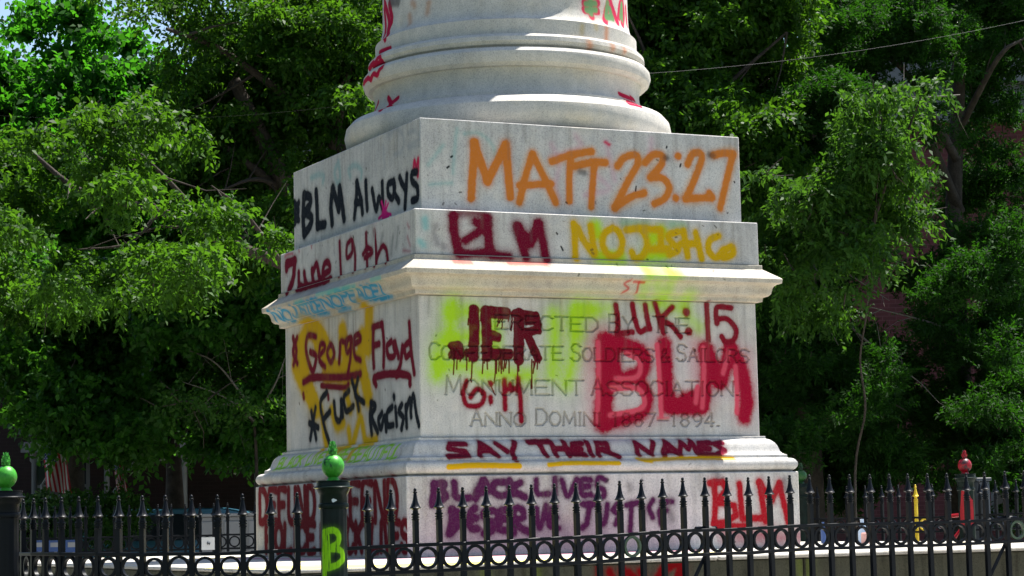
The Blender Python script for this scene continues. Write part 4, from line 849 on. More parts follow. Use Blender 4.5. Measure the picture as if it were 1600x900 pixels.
# porch of the left house
pr0 = empty('house_porch', wall_frame(44, -6.5, -1), 'dark timber porch with slim posts in front of the brown brick row house', 'porch')
mb = MB(); fbox(mb, 43.2, 45.95, -9.5, -3.4, 1.75, 1.95); build('porch_roof', mb, M_trim, pr0)
mb = MB(); fbox(mb, 43.4, 45.9, -9.4, -3.5, -1, -.4); build('deck', mb, M_dark, pr0)
for s in (-9.3, -7.9, -6.4, -5.0, -3.7):
    mb = MB(); P = wall_frame(43.5, s, 0); mb.lathe([(.09, -.398), (.09, -.3), (.06, -.28), (.055, 1.55), (.09, 1.6), (.09, 1.748)], (P.x, P.y), 10); build('column', mb, M_trim, pr0, True)
mb = MB(); fbox(mb, 43.45, 43.52, -9.2, -3.75, .35, .42); build('handrail', mb, M_dark, pr0)
for k in range(40):
    s = -9.15 + k * .136
    mb = MB(); fbox(mb, 43.46, 43.50, s, s + .035, -.398, .348); build('baluster', mb, M_dark, pr0)

# flags
def flag(px, py, d, ht, label, fold):
    cvf = Canvas(260, 140, 0, 0, 130); cvf.a[:] = 1
    for i in range(13):
        y0 = int(140 * i / 13); y1 = int(140 * (i + 1) / 13); cvf.c[y0:y1] = srgb(150, 20, 38) if i % 2 == 0 else srgb(175, 175, 178)
    cvf.c[64:, :104] = srgb(35, 42, 100)
    for r in range(9):
        for c_ in range(6 if r % 2 == 0 else 5):
            x = int(9 + c_ * 17.2 + (8.6 if r % 2 else 0)); y = int(70 + r * 7.8); cvf.c[y - 1:y + 2, x - 1:x + 2] = srgb(235, 235, 235)
    im = cvf.image('flag_cloth'); m, n, l, b = mat('flag_cloth'); uvn = n.new('ShaderNodeUVMap'); t = n.new('ShaderNodeTexImage'); t.image = im; l.new(uvn.outputs[0], t.inputs[0]); l.new(t.outputs[0], b.inputs['Base Color']); b.inputs['Roughness'].default_value = .8
    o0 = Vector(at(px, py, d)); root = empty('flag', (o0.x, o0.y, -1), label, 'flag'); r3 = Vector((v[0], v[1], 0)); u3 = Vector((u[0], u[1], 0))
    mb = MB(); NU, NV = 24, 10; W_ = ht; Hh = ht * .56      # hangs lengthwise down from a slanted pole
    for j in range(NU + 1):
        for i in range(NV + 1):
            q = o0 + r3 * (i / NV * Hh * fold + j / NU * .10) - Vector((0, 0, j / NU * W_ + i / NV * .08)) + u3 * (.07 * math.sin(i / NV * 9 + j * .15))
            mb.v.append(tuple(q))
    mb.f = [(j * (NV + 1) + i, j * (NV + 1) + i + 1, (j + 1) * (NV + 1) + i + 1, (j + 1) * (NV + 1) + i) for j in range(NU) for i in range(NV)]
    o = build('cloth', mb, m, root, True); uvl = o.data.uv_layers.new(name='UVMap')
    for p in o.data.polygons:
        for li in p.loop_indices:
            k = o.data.loops[li].vertex_index; j, i = divmod(k, NV + 1); uvl.data[li].uv = (j / NU, 1 - i / NV)
    mb = MB(); mb.tube([o0 + u3 * 1.6 - Vector((0, 0, .6)) - r3 * .3, o0 + r3 * .5 + Vector((0, 0, .05)) - u3 * .2], .015, 6); mb.tube([o0 + u3 * 1.6 - Vector((0, 0, .6)) - r3 * .3, (o0 + u3 * 1.6 - r3 * .3).xy.to_3d() + Vector((0, 0, -1))], .03, 6); build('flagpole', mb, M_trim, root)
flag(62, 686, 31.6, .72, 'stars and stripes flag hanging between the trunks at far left', .9)
flag(172, 708, 31.8, .55, 'stars and stripes flag half hidden by leaves right of the maple trunk', .55)

# parked car behind the far fence
def car(px, d, label):
    base = at(px, 832, d); root = empty('parked_car', (base[0], base[1], -1.0), label, 'car'); B = Vector((base[0], base[1], 0)); r3 = Vector((v[0], v[1], 0)); u3 = Vector((u[0], u[1], 0))
    prof = [(-2.25, .35), (-2.28, .62), (-2.22, .90), (-1.95, 1.02), (-1.45, 1.45), (-1.2, 1.52), (.25, 1.52), (.55, 1.46), (1.15, 1.05), (1.9, .94), (2.2, .78), (2.26, .45), (2.2, .30), (-2.1, .30)]
    def P(x, y, z): return tuple(B + r3 * x + u3 * y + Vector((0, 0, z - 1.0)))
    mb = MB(); loops = []
    for y, k in ((-.86, .94), (-.80, 1), (.80, 1), (.86, .94)):
        loops.append([P(x * (1 if z < 1 else 1 - .04 * (abs(y) > .8)), y * (1 if z < 1.03 else .84), z if z < 1.0 else z - (0.02 if abs(y) > .82 else 0)) for x, z in prof])
    mb.rings(loops); build('body', mb, M_blue, root, True, ang=30)
    for sd in (-1, 1):
        w_ = MB(); yy = sd * .866
        for poly in ([(-1.75, 1.06), (-1.38, 1.40), (-.55, 1.44), (-.55, 1.06)], [(-.47, 1.06), (-.47, 1.44), (.2, 1.43), (.5, 1.33), (.92, 1.07)]):
            n = len(poly); w_.rings([[P(x, y_ * (.985 if z < 1.1 else .86), z) for x, z in poly] for y_ in (yy, yy * 1.01)])
        build('side_window', w_, M_glass, root)
        for x in (-1.4, 1.42):
            wh = MB(); n = 20; L = []
            for rr, yy2 in ((.20, .885), (.30, .885), (.33, .86), (.33, .66)): L.append([P(x + rr * math.cos(2 * math.pi * k / n), sd * yy2, .33 + rr * math.sin(2 * math.pi * k / n)) for k in range(n)])
            wh.rings(L); wo_ = build('wheel', wh, M_tyre, root, off=tuple(root.location)); h_ = MB(); L = []
            for rr, yy2 in ((.03, .905), (.17, .895), (.19, .88), (.19, .8)): L.append([P(x + rr * math.cos(2 * math.pi * k / n), sd * yy2, .33 + rr * math.sin(2 * math.pi * k / n)) for k in range(n)])
            h_.rings(L); link('rim', h_.mesh('rim', tuple(root.location)), M_grey, wo_)
    ws = MB(); ws.add([P(.64, -.66, 1.43), P(.64, .66, 1.43), P(1.12, .72, 1.09), P(1.12, -.72, 1.09), P(.67, -.66, 1.445), P(.67, .66, 1.445), P(1.15, .72, 1.105), P(1.15, -.72, 1.105)], [(0, 1, 2, 3), (7, 6, 5, 4), (0, 4, 5, 1), (1, 5, 6, 2), (2, 6, 7, 3), (3, 7, 4, 0)]); build('windscreen', ws, M_glass, root)
    rw = MB(); rw.add([P(-1.9, -.70, 1.09), P(-1.9, .70, 1.09), P(-1.52, .66, 1.41), P(-1.52, -.66, 1.41), P(-1.93, -.70, 1.10), P(-1.93, .70, 1.10), P(-1.55, .66, 1.42), P(-1.55, -.66, 1.42)], [(0, 1, 2, 3), (7, 6, 5, 4), (0, 4, 5, 1), (1, 5, 6, 2), (2, 6, 7, 3), (3, 7, 4, 0)]); build('rear_window', rw, M_glass, root)
    for sd in (-1, 1):
        tl = MB(); tl.rings([[P(x, sd * y_, z) for x, z in ((-2.29, .72), (-2.25, .92), (-2.15, .93), (-2.2, .72))] for y_ in (.60, .875)]); build('tail_light', tl, M_redp, root)
        hl = MB(); hl.rings([[P(x, sd * y_, z) for x, z in ((2.27, .62), (2.2, .78), (1.95, .80), (2.1, .64))] for y_ in (.55, .875)]); build('headlight', hl, M_white, root)
    bp = MB(); bp.rings([[P(x, y_, z) for x, z in ((-2.34, .38), (-2.34, .58), (-2.24, .6), (-2.2, .36))] for y_ in (-.8, .8)]); build('bumper', bp, M_dark, root)
car(330, 33.5, 'teal blue car parked behind the far left fence')

# white utility cabinets, notice, dark cabinet, litter
def cabinet(x0, x1, ytop, d, dep, label, m, name='utility_cabinet', cat='cabinet', group=None):
    a, b = at(x0, ytop, d), at(x1, ytop, d); s0 = (x0 - 800) / F_PX * d; s1 = (x1 - 800) / F_PX * d; zt = (a[2] + b[2]) / 2
    root = empty(name, wall_frame(d, (s0 + s1) / 2, -1), label, cat, group)
    mb = MB(); fbox(mb, d, d + dep, s0, s1, -1, zt); build('housing', mb, m, root, bevel=.012)
    mb = MB(); fbox(mb, d - .025, d - .002, s0 + .04, s1 - .04, -.85, zt - .06); build('door', mb, m, root, bevel=.006)
    mb = MB(); fbox(mb, d - .04, d + dep + .02, s0 - .02, s1 + .02, zt + .001, zt + .04); build('lid', mb, m, root, bevel=.006)
    return root
cabinet(305, 336, 808, 29.0, .5, 'pale grey utility cabinet nearest the blue car', M_cab, group='pale cabinets behind the far fence')
cabinet(340, 374, 807, 29.0, .5, 'pale grey utility cabinet in the middle of three behind the far fence', M_cab, group='pale cabinets behind the far fence')
cabinet(378, 414, 806, 29.0, .5, 'pale grey utility cabinet closest to the monument side', M_cab, group='pale cabinets behind the far fence')
cabinet(1517, 1536, 752, 27.5, .3, 'tall slate blue metal cabinet behind the red topped fence post', M_dark)
nt = MB(); p = at(320.5, 849, 26.2); s = (320.5 - 800) / F_PX * 26.2; fbox(nt, 26.18, 26.2, s - .082, s + .082, p[2] - .075, p[2] + .07)
r0 = empty('notice', p, 'small square white notice fixed on the far fence', 'notice'); build('board', nt, M_white, r0)
mk = MB(); fbox(mk, 26.172, 26.179, s - .015, s - .007, p[2] - .015, p[2] + .02); fbox(mk, 26.172, 26.179, s - .022, s + .018, p[2] - .003, p[2] + .006); fbox(mk, 26.172, 26.179, s + .004, s + .012, p[2] - .02, p[2] + .008); build('symbol', mk, M_dark, r0)
def placard(x, y, wd_, ht, d, m1, m2, label):
    p = at(x, y, d); s = (x - 800) / F_PX * d; root = empty('placard', (p[0], p[1], p[2] - ht / 2), label, 'placard')
    mb = MB(); fbox(mb, d, d + .01, s - wd_ / 2, s + wd_ / 2, p[2] - ht / 2, p[2] + ht / 2); build('panel', mb, m1, root)
    mb = MB(); fbox(mb, d - .006, d - .001, s - wd_ * .35, s + wd_ * .2, p[2] - ht * .1, p[2] + ht * .3); build('printed_band', mb, M_cab, root)
    mb = MB(); fbox(mb, d + .011, d + .03, s - .015, s + .015, -1.0, p[2]); build('stake', mb, M_trim, root)
M_bl = simple('blue_print', (.02, .06, .20), .5, .1, 4)
placard(57, 853, .17, .13, 26.0, M_bl, M_white, 'blue placard with white band, leftmost by the far fence')
placard(82, 853, .16, .13, 26.0, M_bl, M_white, 'blue placard with white band, middle of three by the far fence')
placard(110, 853, .18, .14, 26.0, M_bl, M_white, 'blue placard with white band, rightmost of three by the far fence')
def bottle(x, d, y, m, label, h=.2, r=.035, cat='bottle'):
    p = at(x, y, d); root = tag(build('bottle' if cat == 'bottle' else cat, MB().lathe([(r, 0), (r, h * .6), (r * .95, h * .66), (r * .4, h * .82), (r * .4, h * .95), (r * .45, h)] if cat == 'bottle' else [(r, 0), (r, h * .9), (r * .8, h), (r * .2, h), (r * .1, h * 1.1)], n=14), m, None, True), label, cat)
    root.location = (p[0], p[1], -.054)
bottle(1348, 20.5, 845, simple('pale_plastic', (.35, .45, .6), .3), 'clear blue bottle standing on the right end of the platform', .22, .04)
bottle(1287, 20.9, 845, M_bl, 'small dark blue bottle on the platform close to the pedestal', .2, .025)
bottle(1353.5, 20.2, 845, simple('pink_wax', (.5, .28, .26), .6), 'short pink candle on the right end of the platform', .10, .045, 'candle')

# overhead wires
for a, b, dd, lab in (((960, 118), (1720, 4), 22, 'pale overhead cable slanting up to the right across the cedars'), ((-60, 176), (560, 162), 24, 'thin overhead cable crossing the trees at upper left')):
    p0, p1 = Vector(at(*a, dd)), Vector(at(*b, dd + 1)); mb = MB(); mb.tube([p0.lerp(p1, t) - Vector((0, 0, .12 * 4 * t * (1 - t))) for t in np.linspace(0, 1, 17)], .0016 if dd == 22 else .0004, 8)
    o = build('overhead_cable', mb, M_wire, None, off=tuple(p0)); o.location = p0; tag(o, lab, 'cable')

# ------------------------------------------------------------------ trees
def foliage(blobs, n_spray, m, L, ll, lw, droop, up, rs, jit=.55, shell=.55):
    """blobs: (x,y,z, rx,ry,rz, weight); returns verts, faces, tints of leaf blades"""
    B = np.array(blobs, float); wts = B[:, 6] * (B[:, 3] * B[:, 4] * B[:, 5]) ** (2 / 3); wts /= wts.sum()
    k = rs.choice(len(B), n_spray, p=wts); b = B[k]
    dr_ = rs.normal(size=(n_spray, 3)); dr_ /= np.linalg.norm(dr_, axis=1)[:, None]
    rad = rs.uniform(shell, 1.08, n_spray) ** .8
    # uneven outline: lumpy radius
    lump = 1 + .22 * np.sin(dr_[:, 0] * 5 + k * 1.7) * np.sin(dr_[:, 1] * 6 + k) + .15 * np.sin(dr_[:, 2] * 9 + k * 2.1)
    pos = b[:, :3] + dr_ * b[:, 3:6] * (rad * lump)[:, None]
    ax = dr_ * 1.0 + rs.normal(size=(n_spray, 3)) * jit; ax[:, 2] += up; ax /= np.linalg.norm(ax, axis=1)[:, None]
    Ls = L * rs.uniform(.6, 1.3, n_spray); tint0 = rs.uniform(0, 1, n_spray)
    t = (np.arange(m) + .5) / m
    P = pos[:, None] + ax[:, None] * (Ls[:, None] * (t - .5)[None])[..., None]; P[..., 2] -= droop * Ls[:, None] * (t[None] ** 2)
    side = np.cross(ax, rs.normal(size=(n_spray, 3))); side /= np.linalg.norm(side, axis=1)[:, None] + 1e-9
    sg = np.where(np.arange(m) % 2 == 0, 1., -1.)[None, :, None]
    la = ax[:, None] * .6 + side[:, None] * sg * .9 + rs.normal(size=(n_spray, m, 3)) * .35; la[..., 2] -= droop * .9; la /= np.linalg.norm(la, axis=2)[..., None]
    nrm = rs.normal(size=(n_spray, m, 3)) * .8; nrm[..., 2] += .5
    wv = np.cross(la, nrm); wv /= np.linalg.norm(wv, axis=2)[..., None] + 1e-9; un = np.cross(wv, la)
    sc_ = rs.uniform(.65, 1.25, (n_spray, m, 1)); l_ = ll * sc_; w_ = lw * sc_ * .5
    v0 = P; v1 = P + la * l_ * .45 + wv * w_ + un * w_ * .35; v2 = P + la * l_; v2[..., 2] -= ll * .12; v3 = P + la * l_ * .45 - wv * w_ + un * w_ * .35
    V = np.stack([v0, v1, v2, v3], 2).reshape(-1, 3)
    tint = np.clip(tint0[:, None] * .6 + rs.uniform(0, .4, (n_spray, m)), 0, 1).reshape(-1)
    return V, tint
def leaf_object(name, V, tint, m, root, kind=None):
    n = len(V) // 4; me = bpy.data.meshes.new(name); V = V - np.array(root.location)[None]
    me.vertices.add(len(V)); me.vertices.foreach_set('co', V.astype(np.float32).ravel()); me.loops.add(n * 4); me.polygons.add(n)
    me.loops.foreach_set('vertex_index', np.arange(n * 4, dtype=np.int32)); me.polygons.foreach_set('loop_start', np.arange(n, dtype=np.int32) * 4)
    me.update(calc_edges=True)
    at_ = me.attributes.new('tint', 'FLOAT', 'POINT'); at_.data.foreach_set('value', np.repeat(tint, 4).astype(np.float32))
    o = link(name, me, m, root)
    if kind: o['kind'] = kind
    return o
NT = [0]
def scat(n, x0, x1, y0, y1, r0, r1, w=1.0, seed=0, dd=3.0):
    q = np.random.default_rng(seed + 900)
    return [(q.uniform(x0, x1), q.uniform(y0, y1), q.uniform(r0, r1), w, q.uniform(-dd, dd)) for _ in range(n)]
def tree(name, label, blobs_px, d, leaf, n_spray, m, L, ll, lw, droop, up, trunk, limbs, bark=None, twigs=0, dj=1.5, zr=1.0, cat='tree', group=None, shell=.55, per=24, csz=.27, trunk_r=.22):
    """blobs_px: (px, py, rpx[, weight]); trunk: pixel column; limbs: lists of (px,py,dd)"""
    NT[0] += 1; rs = np.random.default_rng(100 + NT[0])
    g = z0(trunk[0], trunk[1], d, -1.0); root = empty(name, g, label, cat, group)
    B = []; BL = []
    for bl in blobs_px:
        px, py, r = bl[:3]; wt = bl[3] if len(bl) > 3 else 1; dd = d + (bl[4] if len(bl) > 4 else rs.uniform(-dj, dj)); c = at(px, py, dd); rr = r / F_PX * dd
        BL.append((c, rr, wt))
    a_ = np.array([rr * rr * wt for _, rr, wt in BL]); a_ /= a_.sum(); NC = max(12, n_spray // per)
    for k_ in rs.choice(len(BL), NC, p=a_):
        c, rr, wt = BL[k_]; q_ = rs.normal(size=3); q_ /= np.linalg.norm(q_); f_ = csz * rs.uniform(.55, 1.5)
        c2 = c + q_ * (rr * (rs.uniform(.15, 1) ** .55) * np.array([1, 1, .92]) + min(.25, rr * .2) * rs.exponential(.6))
        B.append((*c2, f_ * 1.25, f_ * 1.25, f_ * .55 * zr, rs.uniform(.5, 1.5)))
    V, t = foliage(B, n_spray, m, L, ll, lw, droop, up, rs, shell=shell)
    leaf_object('crown', V, t, leaf, root)
    bk = bark or M_bark
    if trunk_r > 0:
        top = [Vector(at(*q)) for q in trunk[2]]; gv = Vector(g); pts = [gv] + top; n = len(pts)
        rr = [trunk_r * (1 - .6 * i / max(1, n - 1)) for i in range(n)]; rr[0] *= 1.35
        P = smooth_pts([tuple(p) for p in pts], 5); R2 = np.interp(np.linspace(0, 1, len(P)), np.linspace(0, 1, n), rr)
        mb = MB(); mb.tube(P, list(R2), 10); build('trunk', mb, bk, root, True, ang=80)
    for lb in limbs:
        r0 = lb[0]; pts = [at(*q) for q in lb[1]]; P = smooth_pts(pts, 5); R2 = np.linspace(r0, r0 * .25, len(P))
        mb = MB(); mb.tube(P, list(R2), 8)
        for q in P[3::3]:        # side twigs
            q = Vector(q); dv = Vector(rs.normal(size=3)).normalized(); l = rs.uniform(.4, 1.1); mb.tube([q, q + dv * l * .5, q + dv * l + Vector((0, 0, rs.uniform(-.2, .2)))], [r0 * .28, r0 * .16, r0 * .06], 5)
        build('limb', mb, lb[2] if len(lb) > 2 else bk, root, True, ang=80)
    if twigs:
        mb = MB()
        for _ in range(twigs):
            b = B[rs.integers(len(B))]; c = Vector(b[:3]); dv = Vector(rs.normal(size=3)).normalized(); r = b[3]
            q = c + dv * r * rs.uniform(0, .5); e = q + dv * r * .6 + Vector(rs.normal(size=3)) * r * .2; mb.tube([q, (q + e) / 2 + Vector(rs.normal(size=3)) * r * .06, e], [.011, .008, .004], 4)
        o = build('twigs', mb, bk, root); o['kind'] = 'stuff'
    return root
Q = 1.0
# far woods
tree('maple_tree', 'bright green maple with upright leafy shoots under the gap of sky at upper left',
     [(15, 185, 100), (115, 190, 95), (60, 130, 36), (135, 118, 34), (190, 145, 34), (235, 170, 34), (5, 125, 34), (180, 210, 95), (255, 215, 80), (25, 265, 105), (110, 290, 100), (310, 250, 80), (-80, 200, 110), (-90, 120, 80), (130, 60, 15), (130, 88, 18), (133, 18, 11), (50, 55, 16), (195, 78, 15), (250, 115, 15), (62, 35, 9), (95, 62, 14), (215, 92, 12), (165, 66, 12), (20, 60, 14), (55, 12, 7), (205, 55, 8), (275, 170, 40), (-60, 380, 120)] + scat(26, -40, 420, 190, 520, 35, 70, 1, 1, 3),
     42, L_maple, int(22000 * Q), 13, .6, .145, .11, .12, .6, (90, 800, [(95, 600, 44), (90, 400, 44), (80, 220, 44), (90, 120, 44)]),
     [(.09, [(90, 420, 44), (130, 260, 43.5), (135, 130, 43)]), (.09, [(90, 380, 44), (30, 240, 44), (10, 120, 44)]), (.08, [(95, 330, 44), (200, 230, 44), (235, 150, 44)])], twigs=60, dj=2)
tree('oak_tree', 'tall willow leaved oak with a leaning dark limb left of the column',
     [(300, 95, 45), (360, 100, 70), (430, 65, 100), (520, 55, 95), (590, 140, 70), (480, 165, 80), (390, 190, 90), (320, 235, 75), (560, 10, 70), (268, -2, 30, 1), (325, 5, 50), (185, -4, 16), (245, 25, 22), (215, 6, 18), (470, 270, 45), (540, 230, 45), (610, 60, 60), (440, 0, 90)] + scat(16, 200, 600, 60, 380, 26, 48, .8, 5, 3) + scat(12, 290, 470, 130, 330, 20, 36, 1.1, 51, 1) ,
     31.5, L_oak, int(8500 * Q), 14, .42, .092, .046, .2, .15, (640, 800, [(600, 560, 31.5), (540, 400, 31.5), (455, 300, 31.2), (410, 215, 31), (365, 125, 31)]),
     [(.10, [(560, 400, 31.5), (530, 220, 31.5), (440, 145, 31), (340, 75, 30.5), (260, 45, 30)]), (.08, [(470, 320, 31.5), (395, 262, 31), (330, 215, 31), (280, 180, 30.6)]), (.07, [(520, 230, 31.5), (540, 140, 31), (560, 40, 31)]), (.05, [(455, 300, 31.5), (400, 280, 30.7), (340, 300, 30.5)])], twigs=120, dj=1.4)
tree('oak_tree', 'drooping yellow green oak boughs hanging low over the left trees',
     scat(40, -40, 330, 190, 470, 14, 36, 1, 2, 4.2) + scat(20, 230, 460, 260, 480, 14, 34, .8, 3, 3.4) + scat(12, 0, 440, 400, 560, 18, 34, .5, 31, 2.4) + scat(14, 110, 340, 170, 330, 12, 28, .8, 4, 3.5),
     28.5, L_oak, int(3500 * Q), 14, .40, .090, .046, .24, .12, (700, 800, [(640, 600, 29), (560, 480, 29), (440, 412, 28.7)]),
     [(.10, [(520, 450, 29), (440, 412, 28.7), (345, 375, 28.5), (250, 330, 28.3), (130, 300, 28.2), (40, 230, 28.2)]), (.05, [(345, 375, 28.5), (270, 290, 28.2), (220, 240, 28)]), (.04, [(440, 412, 28.6), (380, 330, 28.2), (330, 290, 28)]), (.03, [(250, 330, 28), (200, 380, 27.8), (120, 390, 27.6)])], twigs=110, dj=1.0, trunk_r=.20, per=34, csz=.24)
tree('maple_tree', 'dark shaded maple with a sunlit shoulder at lower left',
     scat(34, -40, 450, 400, 690, 28, 60, 1, 6, 3.4) + [(95, 462, 40, 1.3, -1.5), (140, 450, 30, 1.3, -1.5), (190, 462, 30, 1.2, -1), (250, 455, 36, 1.2, -1), (60, 520, 40, 1, -1.5)],
     33, L_dark, int(9500 * Q), 14, .45, .10, .07, .25, .1, (112, 860, [(115, 760, 33), (118, 680, 33), (130, 560, 33)]),
     [(.09, [(112, 760, 33), (95, 650, 33), (80, 540, 33)]), (.08, [(115, 720, 33), (170, 610, 33), (240, 500, 33)])], twigs=60, dj=1.6, trunk_r=.20)
tree('maple_tree', 'slim dark maple whose trunk stands behind the white notice',
     [(270, 640, 55), (360, 620, 55), (200, 690, 40, .4), (420, 650, 50), (300, 560, 60), (440, 560, 50), (380, 690, 35, .5)] + scat(14, 180, 460, 440, 690, 30, 55, 1, 7, 3),
     36, L_dark, int(7500 * Q), 14, .5, .115, .08, .25, .1, (276, 850, [(272, 740, 36), (268, 640, 36), (290, 560, 36)]),
     [(.05, [(270, 700, 36), (330, 620, 36), (400, 570, 36)], M_bark)], twigs=40, trunk_r=.16)
tree('dead_shrub', 'tangle of bare pale twigs with few leaves left of the die', [(350, 610, 50), (410, 600, 40), (300, 600, 40)], 30, L_light, int(240 * Q), 10, .4, .09, .05, .2, .2, (400, 850, [(400, 700, 30), (390, 650, 30)]),
     [(.02, [(400, 660, 30), (350, 620, 30), (280, 595, 30)], M_barkp), (.02, [(400, 650, 30), (430, 600, 29.8), (445, 560, 29.8)], M_barkp), (.02, [(395, 640, 30), (340, 570, 30), (290, 545, 30)], M_barkp), (.018, [(410, 640, 30), (370, 630, 30), (300, 640, 30)], M_barkp)], twigs=60, trunk_r=.03, cat='shrub')
tree('laurel_shrub', 'glossy leaved shrub behind the fence near the left post', [(62, 800, 26), (40, 812, 22), (88, 806, 20), (70, 835, 26)], 29.5, L_shrub, int(520 * Q), 12, .2, .07, .04, .2, .4, (64, 880, [(64, 830, 29.5)]), [], trunk_r=.03, cat='shrub', dj=.2)
tree('yellow_shrub', 'low shrub with yellow green leaves at the foot of the maples', [(160, 790, 20), (200, 790, 18), (176, 815, 24), (215, 690, 16, .4), (150, 705, 14, .4), (185, 720, 14, .4)], 30, L_light, int(240 * Q), 12, .2, .07, .045, .2, .4, (176, 880, [(176, 820, 30)]), [], trunk_r=.03, cat='shrub', dj=.2)
tree('holly_shrub', 'dim green shrub beside the tail of the blue car', [(172, 826, 20), (185, 820, 14), (160, 835, 20)], 31.3, L_shrub, int(300 * Q), 12, .2, .06, .03, .1, .5, (174, 880, [(174, 840, 31.3)]), [], trunk_r=.03, cat='shrub', dj=.1)
# right hand side
tree('oak_tree', 'bright leafed oak with hanging boughs right of the column shaft',
     [(1010, 60, 75), (1090, 40, 90), (1180, 40, 70), (1235, 25, 42), (1060, 140, 80), (1140, 130, 62), (1100, 210, 58), (1040, 230, 60), (1180, 200, 40), (960, 100, 70), (1010, -20, 90), (1130, 250, 38), (1175, 265, 30), (960, 240, 60), (1120, -50, 100), (1200, 110, 30)] + scat(12, 980, 1230, 60, 300, 22, 40, .8, 8, 2.5),
     30.5, L_oak, int(8500 * Q), 14, .42, .094, .050, .22, .15, (1010, 800, [(1000, 560, 30.5), (1000, 300, 30.5), (1040, 160, 30.5), (1060, 60, 30.5)]),
     [(.06, [(1010, 300, 30.5), (1080, 190, 30), (1150, 120, 30), (1230, 50, 30)]), (.05, [(1020, 250, 30.5), (1100, 240, 30), (1160, 250, 29.8)]), (.045, [(1030, 180, 30), (1010, 90, 29.8), (980, 20, 29.6)])], twigs=90)
CE = dict(bark=M_bark, shell=.3, per=34, csz=.24)
tree('cedar_tree', 'dark feathery cedar filling the right side behind the pale saplings',
     [(1330, 40, 90), (1420, 70, 80), (1500, 40, 90), (1590, 70, 70), (1560, 150, 40), (1480, 190, 35), (1600, 300, 55), (1520, 300, 60), (1500, 410, 62), (1445, 440, 45), (1560, 430, 60), (1600, 520, 80), (1530, 560, 80), (1450, 600, 75), (1560, 660, 90), (1480, 720, 60), (1620, 620, 70), (1400, 680, 70), (1470, 500, 55), (1590, 760, 60), (1410, -50, 90), (1540, -60, 90)] + [(1480, 440, 36, 1.6, -3.2), (1520, 425, 34, 1.6, -3.2), (1450, 455, 24, 1.4, -3), (1560, 450, 34, 1.4, -3), (1590, 560, 40, 1.3, -3), (1550, 660, 36, 1.2, -3), (1600, 380, 30, 1.2, -3), (1510, 740, 40, 1, -3), (1400, 745, 36, 1, -2)] + scat(18, 1300, 1640, -20, 740, 24, 46, .9, 9, 3),
     33, L_cedar, int(15500 * Q), 20, .28, .080, .026, -.05, .6, (1500, 850, [(1500, 600, 33.5), (1490, 350, 33.5), (1500, 100, 33.5)]),
     [(.08, [(1500, 330, 33.5), (1430, 180, 32.6), (1350, 150, 32.2), (1290, 160, 32)]), (.07, [(1495, 250, 33), (1420, 120, 32.5), (1370, 80, 32)]), (.025, [(1500, 520, 33), (1440, 500, 32), (1360, 480, 31.6)], M_barkp), (.05, [(1495, 420, 33), (1560, 360, 32.5), (1600, 320, 32)]), (.06, [(1500, 200, 33), (1560, 90, 32), (1600, 60, 32)])], twigs=200, dj=1.6, **CE)
tree('cedar_tree', 'shorter dark cedar between the pedestal and the pale sapling',
     [(1270, 160, 48), (1300, 130, 35), (1240, 200, 55), (1290, 230, 55), (1220, 280, 55), (1200, 380, 60), (1260, 470, 70), (1200, 520, 60), (1290, 580, 75), (1220, 640, 75), (1330, 660, 75), (1260, 720, 65), (1350, 580, 60), (1190, 720, 50), (1340, 740, 50), (1200, 190, 40), (1150, 330, 50)] + [(1290, 140, 26, 1.6, -2.5), (1320, 165, 22, 1.4, -2.5), (1260, 175, 26, 1.4, -2.4), (1300, 200, 24, 1.3, -2.5), (1240, 700, 34, 1, -2.5), (1330, 640, 30, 1, -2.5)] + scat(14, 1180, 1400, 150, 740, 26, 48, .9, 10, 2.5),
     32, L_cedar, int(11500 * Q), 20, .28, .080, .025, -.05, .5, (1262, 850, [(1260, 600, 32), (1262, 350, 32), (1272, 140, 32)]),
     [(.025, [(1262, 400, 32), (1320, 500, 31.4), (1390, 560, 31), (1440, 600, 30.8)], M_barkp), (.02, [(1262, 430, 31.8), (1290, 500, 31), (1310, 540, 30.8)], M_barkp), (.018, [(1262, 380, 31.8), (1330, 430, 31.2), (1390, 470, 31)], M_barkp)], twigs=160, dj=1.3, **CE)
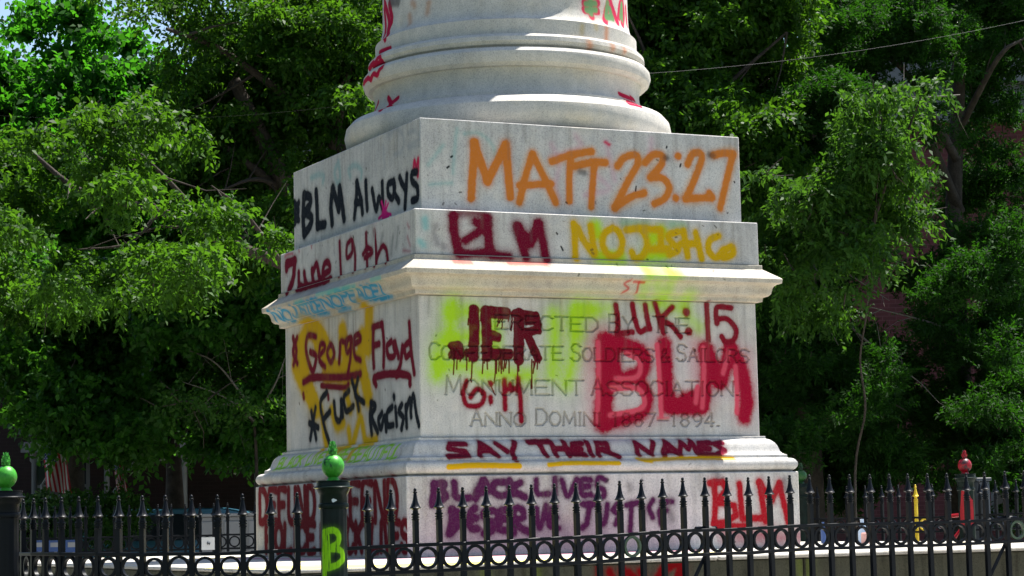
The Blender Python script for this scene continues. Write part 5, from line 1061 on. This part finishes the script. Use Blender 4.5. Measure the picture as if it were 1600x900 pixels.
tree('sapling', 'pale green sapling with drooping compound leaves in front of the cedars',
     [(1385, 150, 22), (1360, 170, 18), (1440, 110, 14), (1448, 128, 14), (1430, 150, 18), (1405, 180, 22), (1350, 205, 22), (1340, 240, 30), (1390, 225, 26), (1310, 270, 28), (1360, 275, 32), (1405, 270, 22), (1420, 300, 16), (1265, 300, 20), (1290, 330, 28), (1345, 330, 34), (1395, 335, 24), (1235, 320, 12), (1190, 275, 9), (1225, 350, 22), (1270, 380, 30), (1330, 390, 32), (1385, 395, 22), (1215, 400, 26), (1260, 430, 30), (1320, 440, 28), (1195, 340, 14), (1438, 345, 10), (1210, 460, 24), (1280, 480, 24)],
     28, L_light, int(1900 * Q), 13, .34, .095, .042, .40, 0, (1340, 850, [(1336, 740, 28.5), (1352, 640, 28.3), (1344, 560, 28.3), (1356, 470, 28.2), (1355, 350, 28), (1390, 220, 28)]),
     [(.035, [(1355, 350, 28), (1300, 330, 27.8), (1240, 330, 27.6)]), (.035, [(1352, 400, 28), (1380, 300, 27.8), (1440, 150, 27.6)]), (.025, [(1390, 170, 28), (1430, 155, 28), (1500, 148, 28.6)], M_barkp)], twigs=110, dj=.9, trunk_r=.018)
for lab, x_, y_ in (('broad unseen tree added left of the platform for its shade', -13.5, 1.0), ('broad unseen tree added further back left for its shade', -17.0, 9.0)):  # unseen crowns added to block sky light from the monument's left faces
    NT[0] += 1; rs = np.random.default_rng(100 + NT[0]); root = empty('unseen_shade_tree', (x_, y_, -1.0), lab, 'tree')
    B = [(x_ + rs.uniform(-3, 3), y_ + rs.uniform(-4, 4), rs.uniform(2.5, 9), rs.uniform(.8, 1.5), rs.uniform(.8, 1.5), rs.uniform(.6, 1.0), 1) for _ in range(60)]
    V, t = foliage(B, 5000, 12, .9, .26, .18, .2, .1, rs); leaf_object('crown', V, t, L_dark, root)
    mb = MB(); mb.tube([(x_, y_, -1), (x_ + .1, y_, 1.5), (x_ - .2, y_ + .2, 4), (x_, y_, 7)], [.34, .26, .2, .1], 10); build('trunk', mb, M_bark, root, True, ang=80)
# background mass so that the houses and street stay in shade
rs = np.random.default_rng(5)
root = tag(empty('woodland', frame(66, 0) + (-1,)), 'hazy line of further treetops behind the houses', 'woodland')
B = []
for i in range(34):
    s = -21 + i * 1.3; B.append((*frame(60 + rs.uniform(-3, 3), s), rs.uniform(3, 8.2 if s < -9 else 12.5), 3, 3, 3, 1))
V, t = foliage(B, 15000, 10, 1.2, .34, .26, .1, .2, rs); o = leaf_object('distant_trees', V, t, L_dark, root)
C.objects.unlink(root); o.parent = None; o.location = root.location; o.name = 'distant_woods'; o['kind'] = 'stuff'; tag(o, 'far dim treetops behind the houses', 'trees')
bpy.data.objects.remove(root)
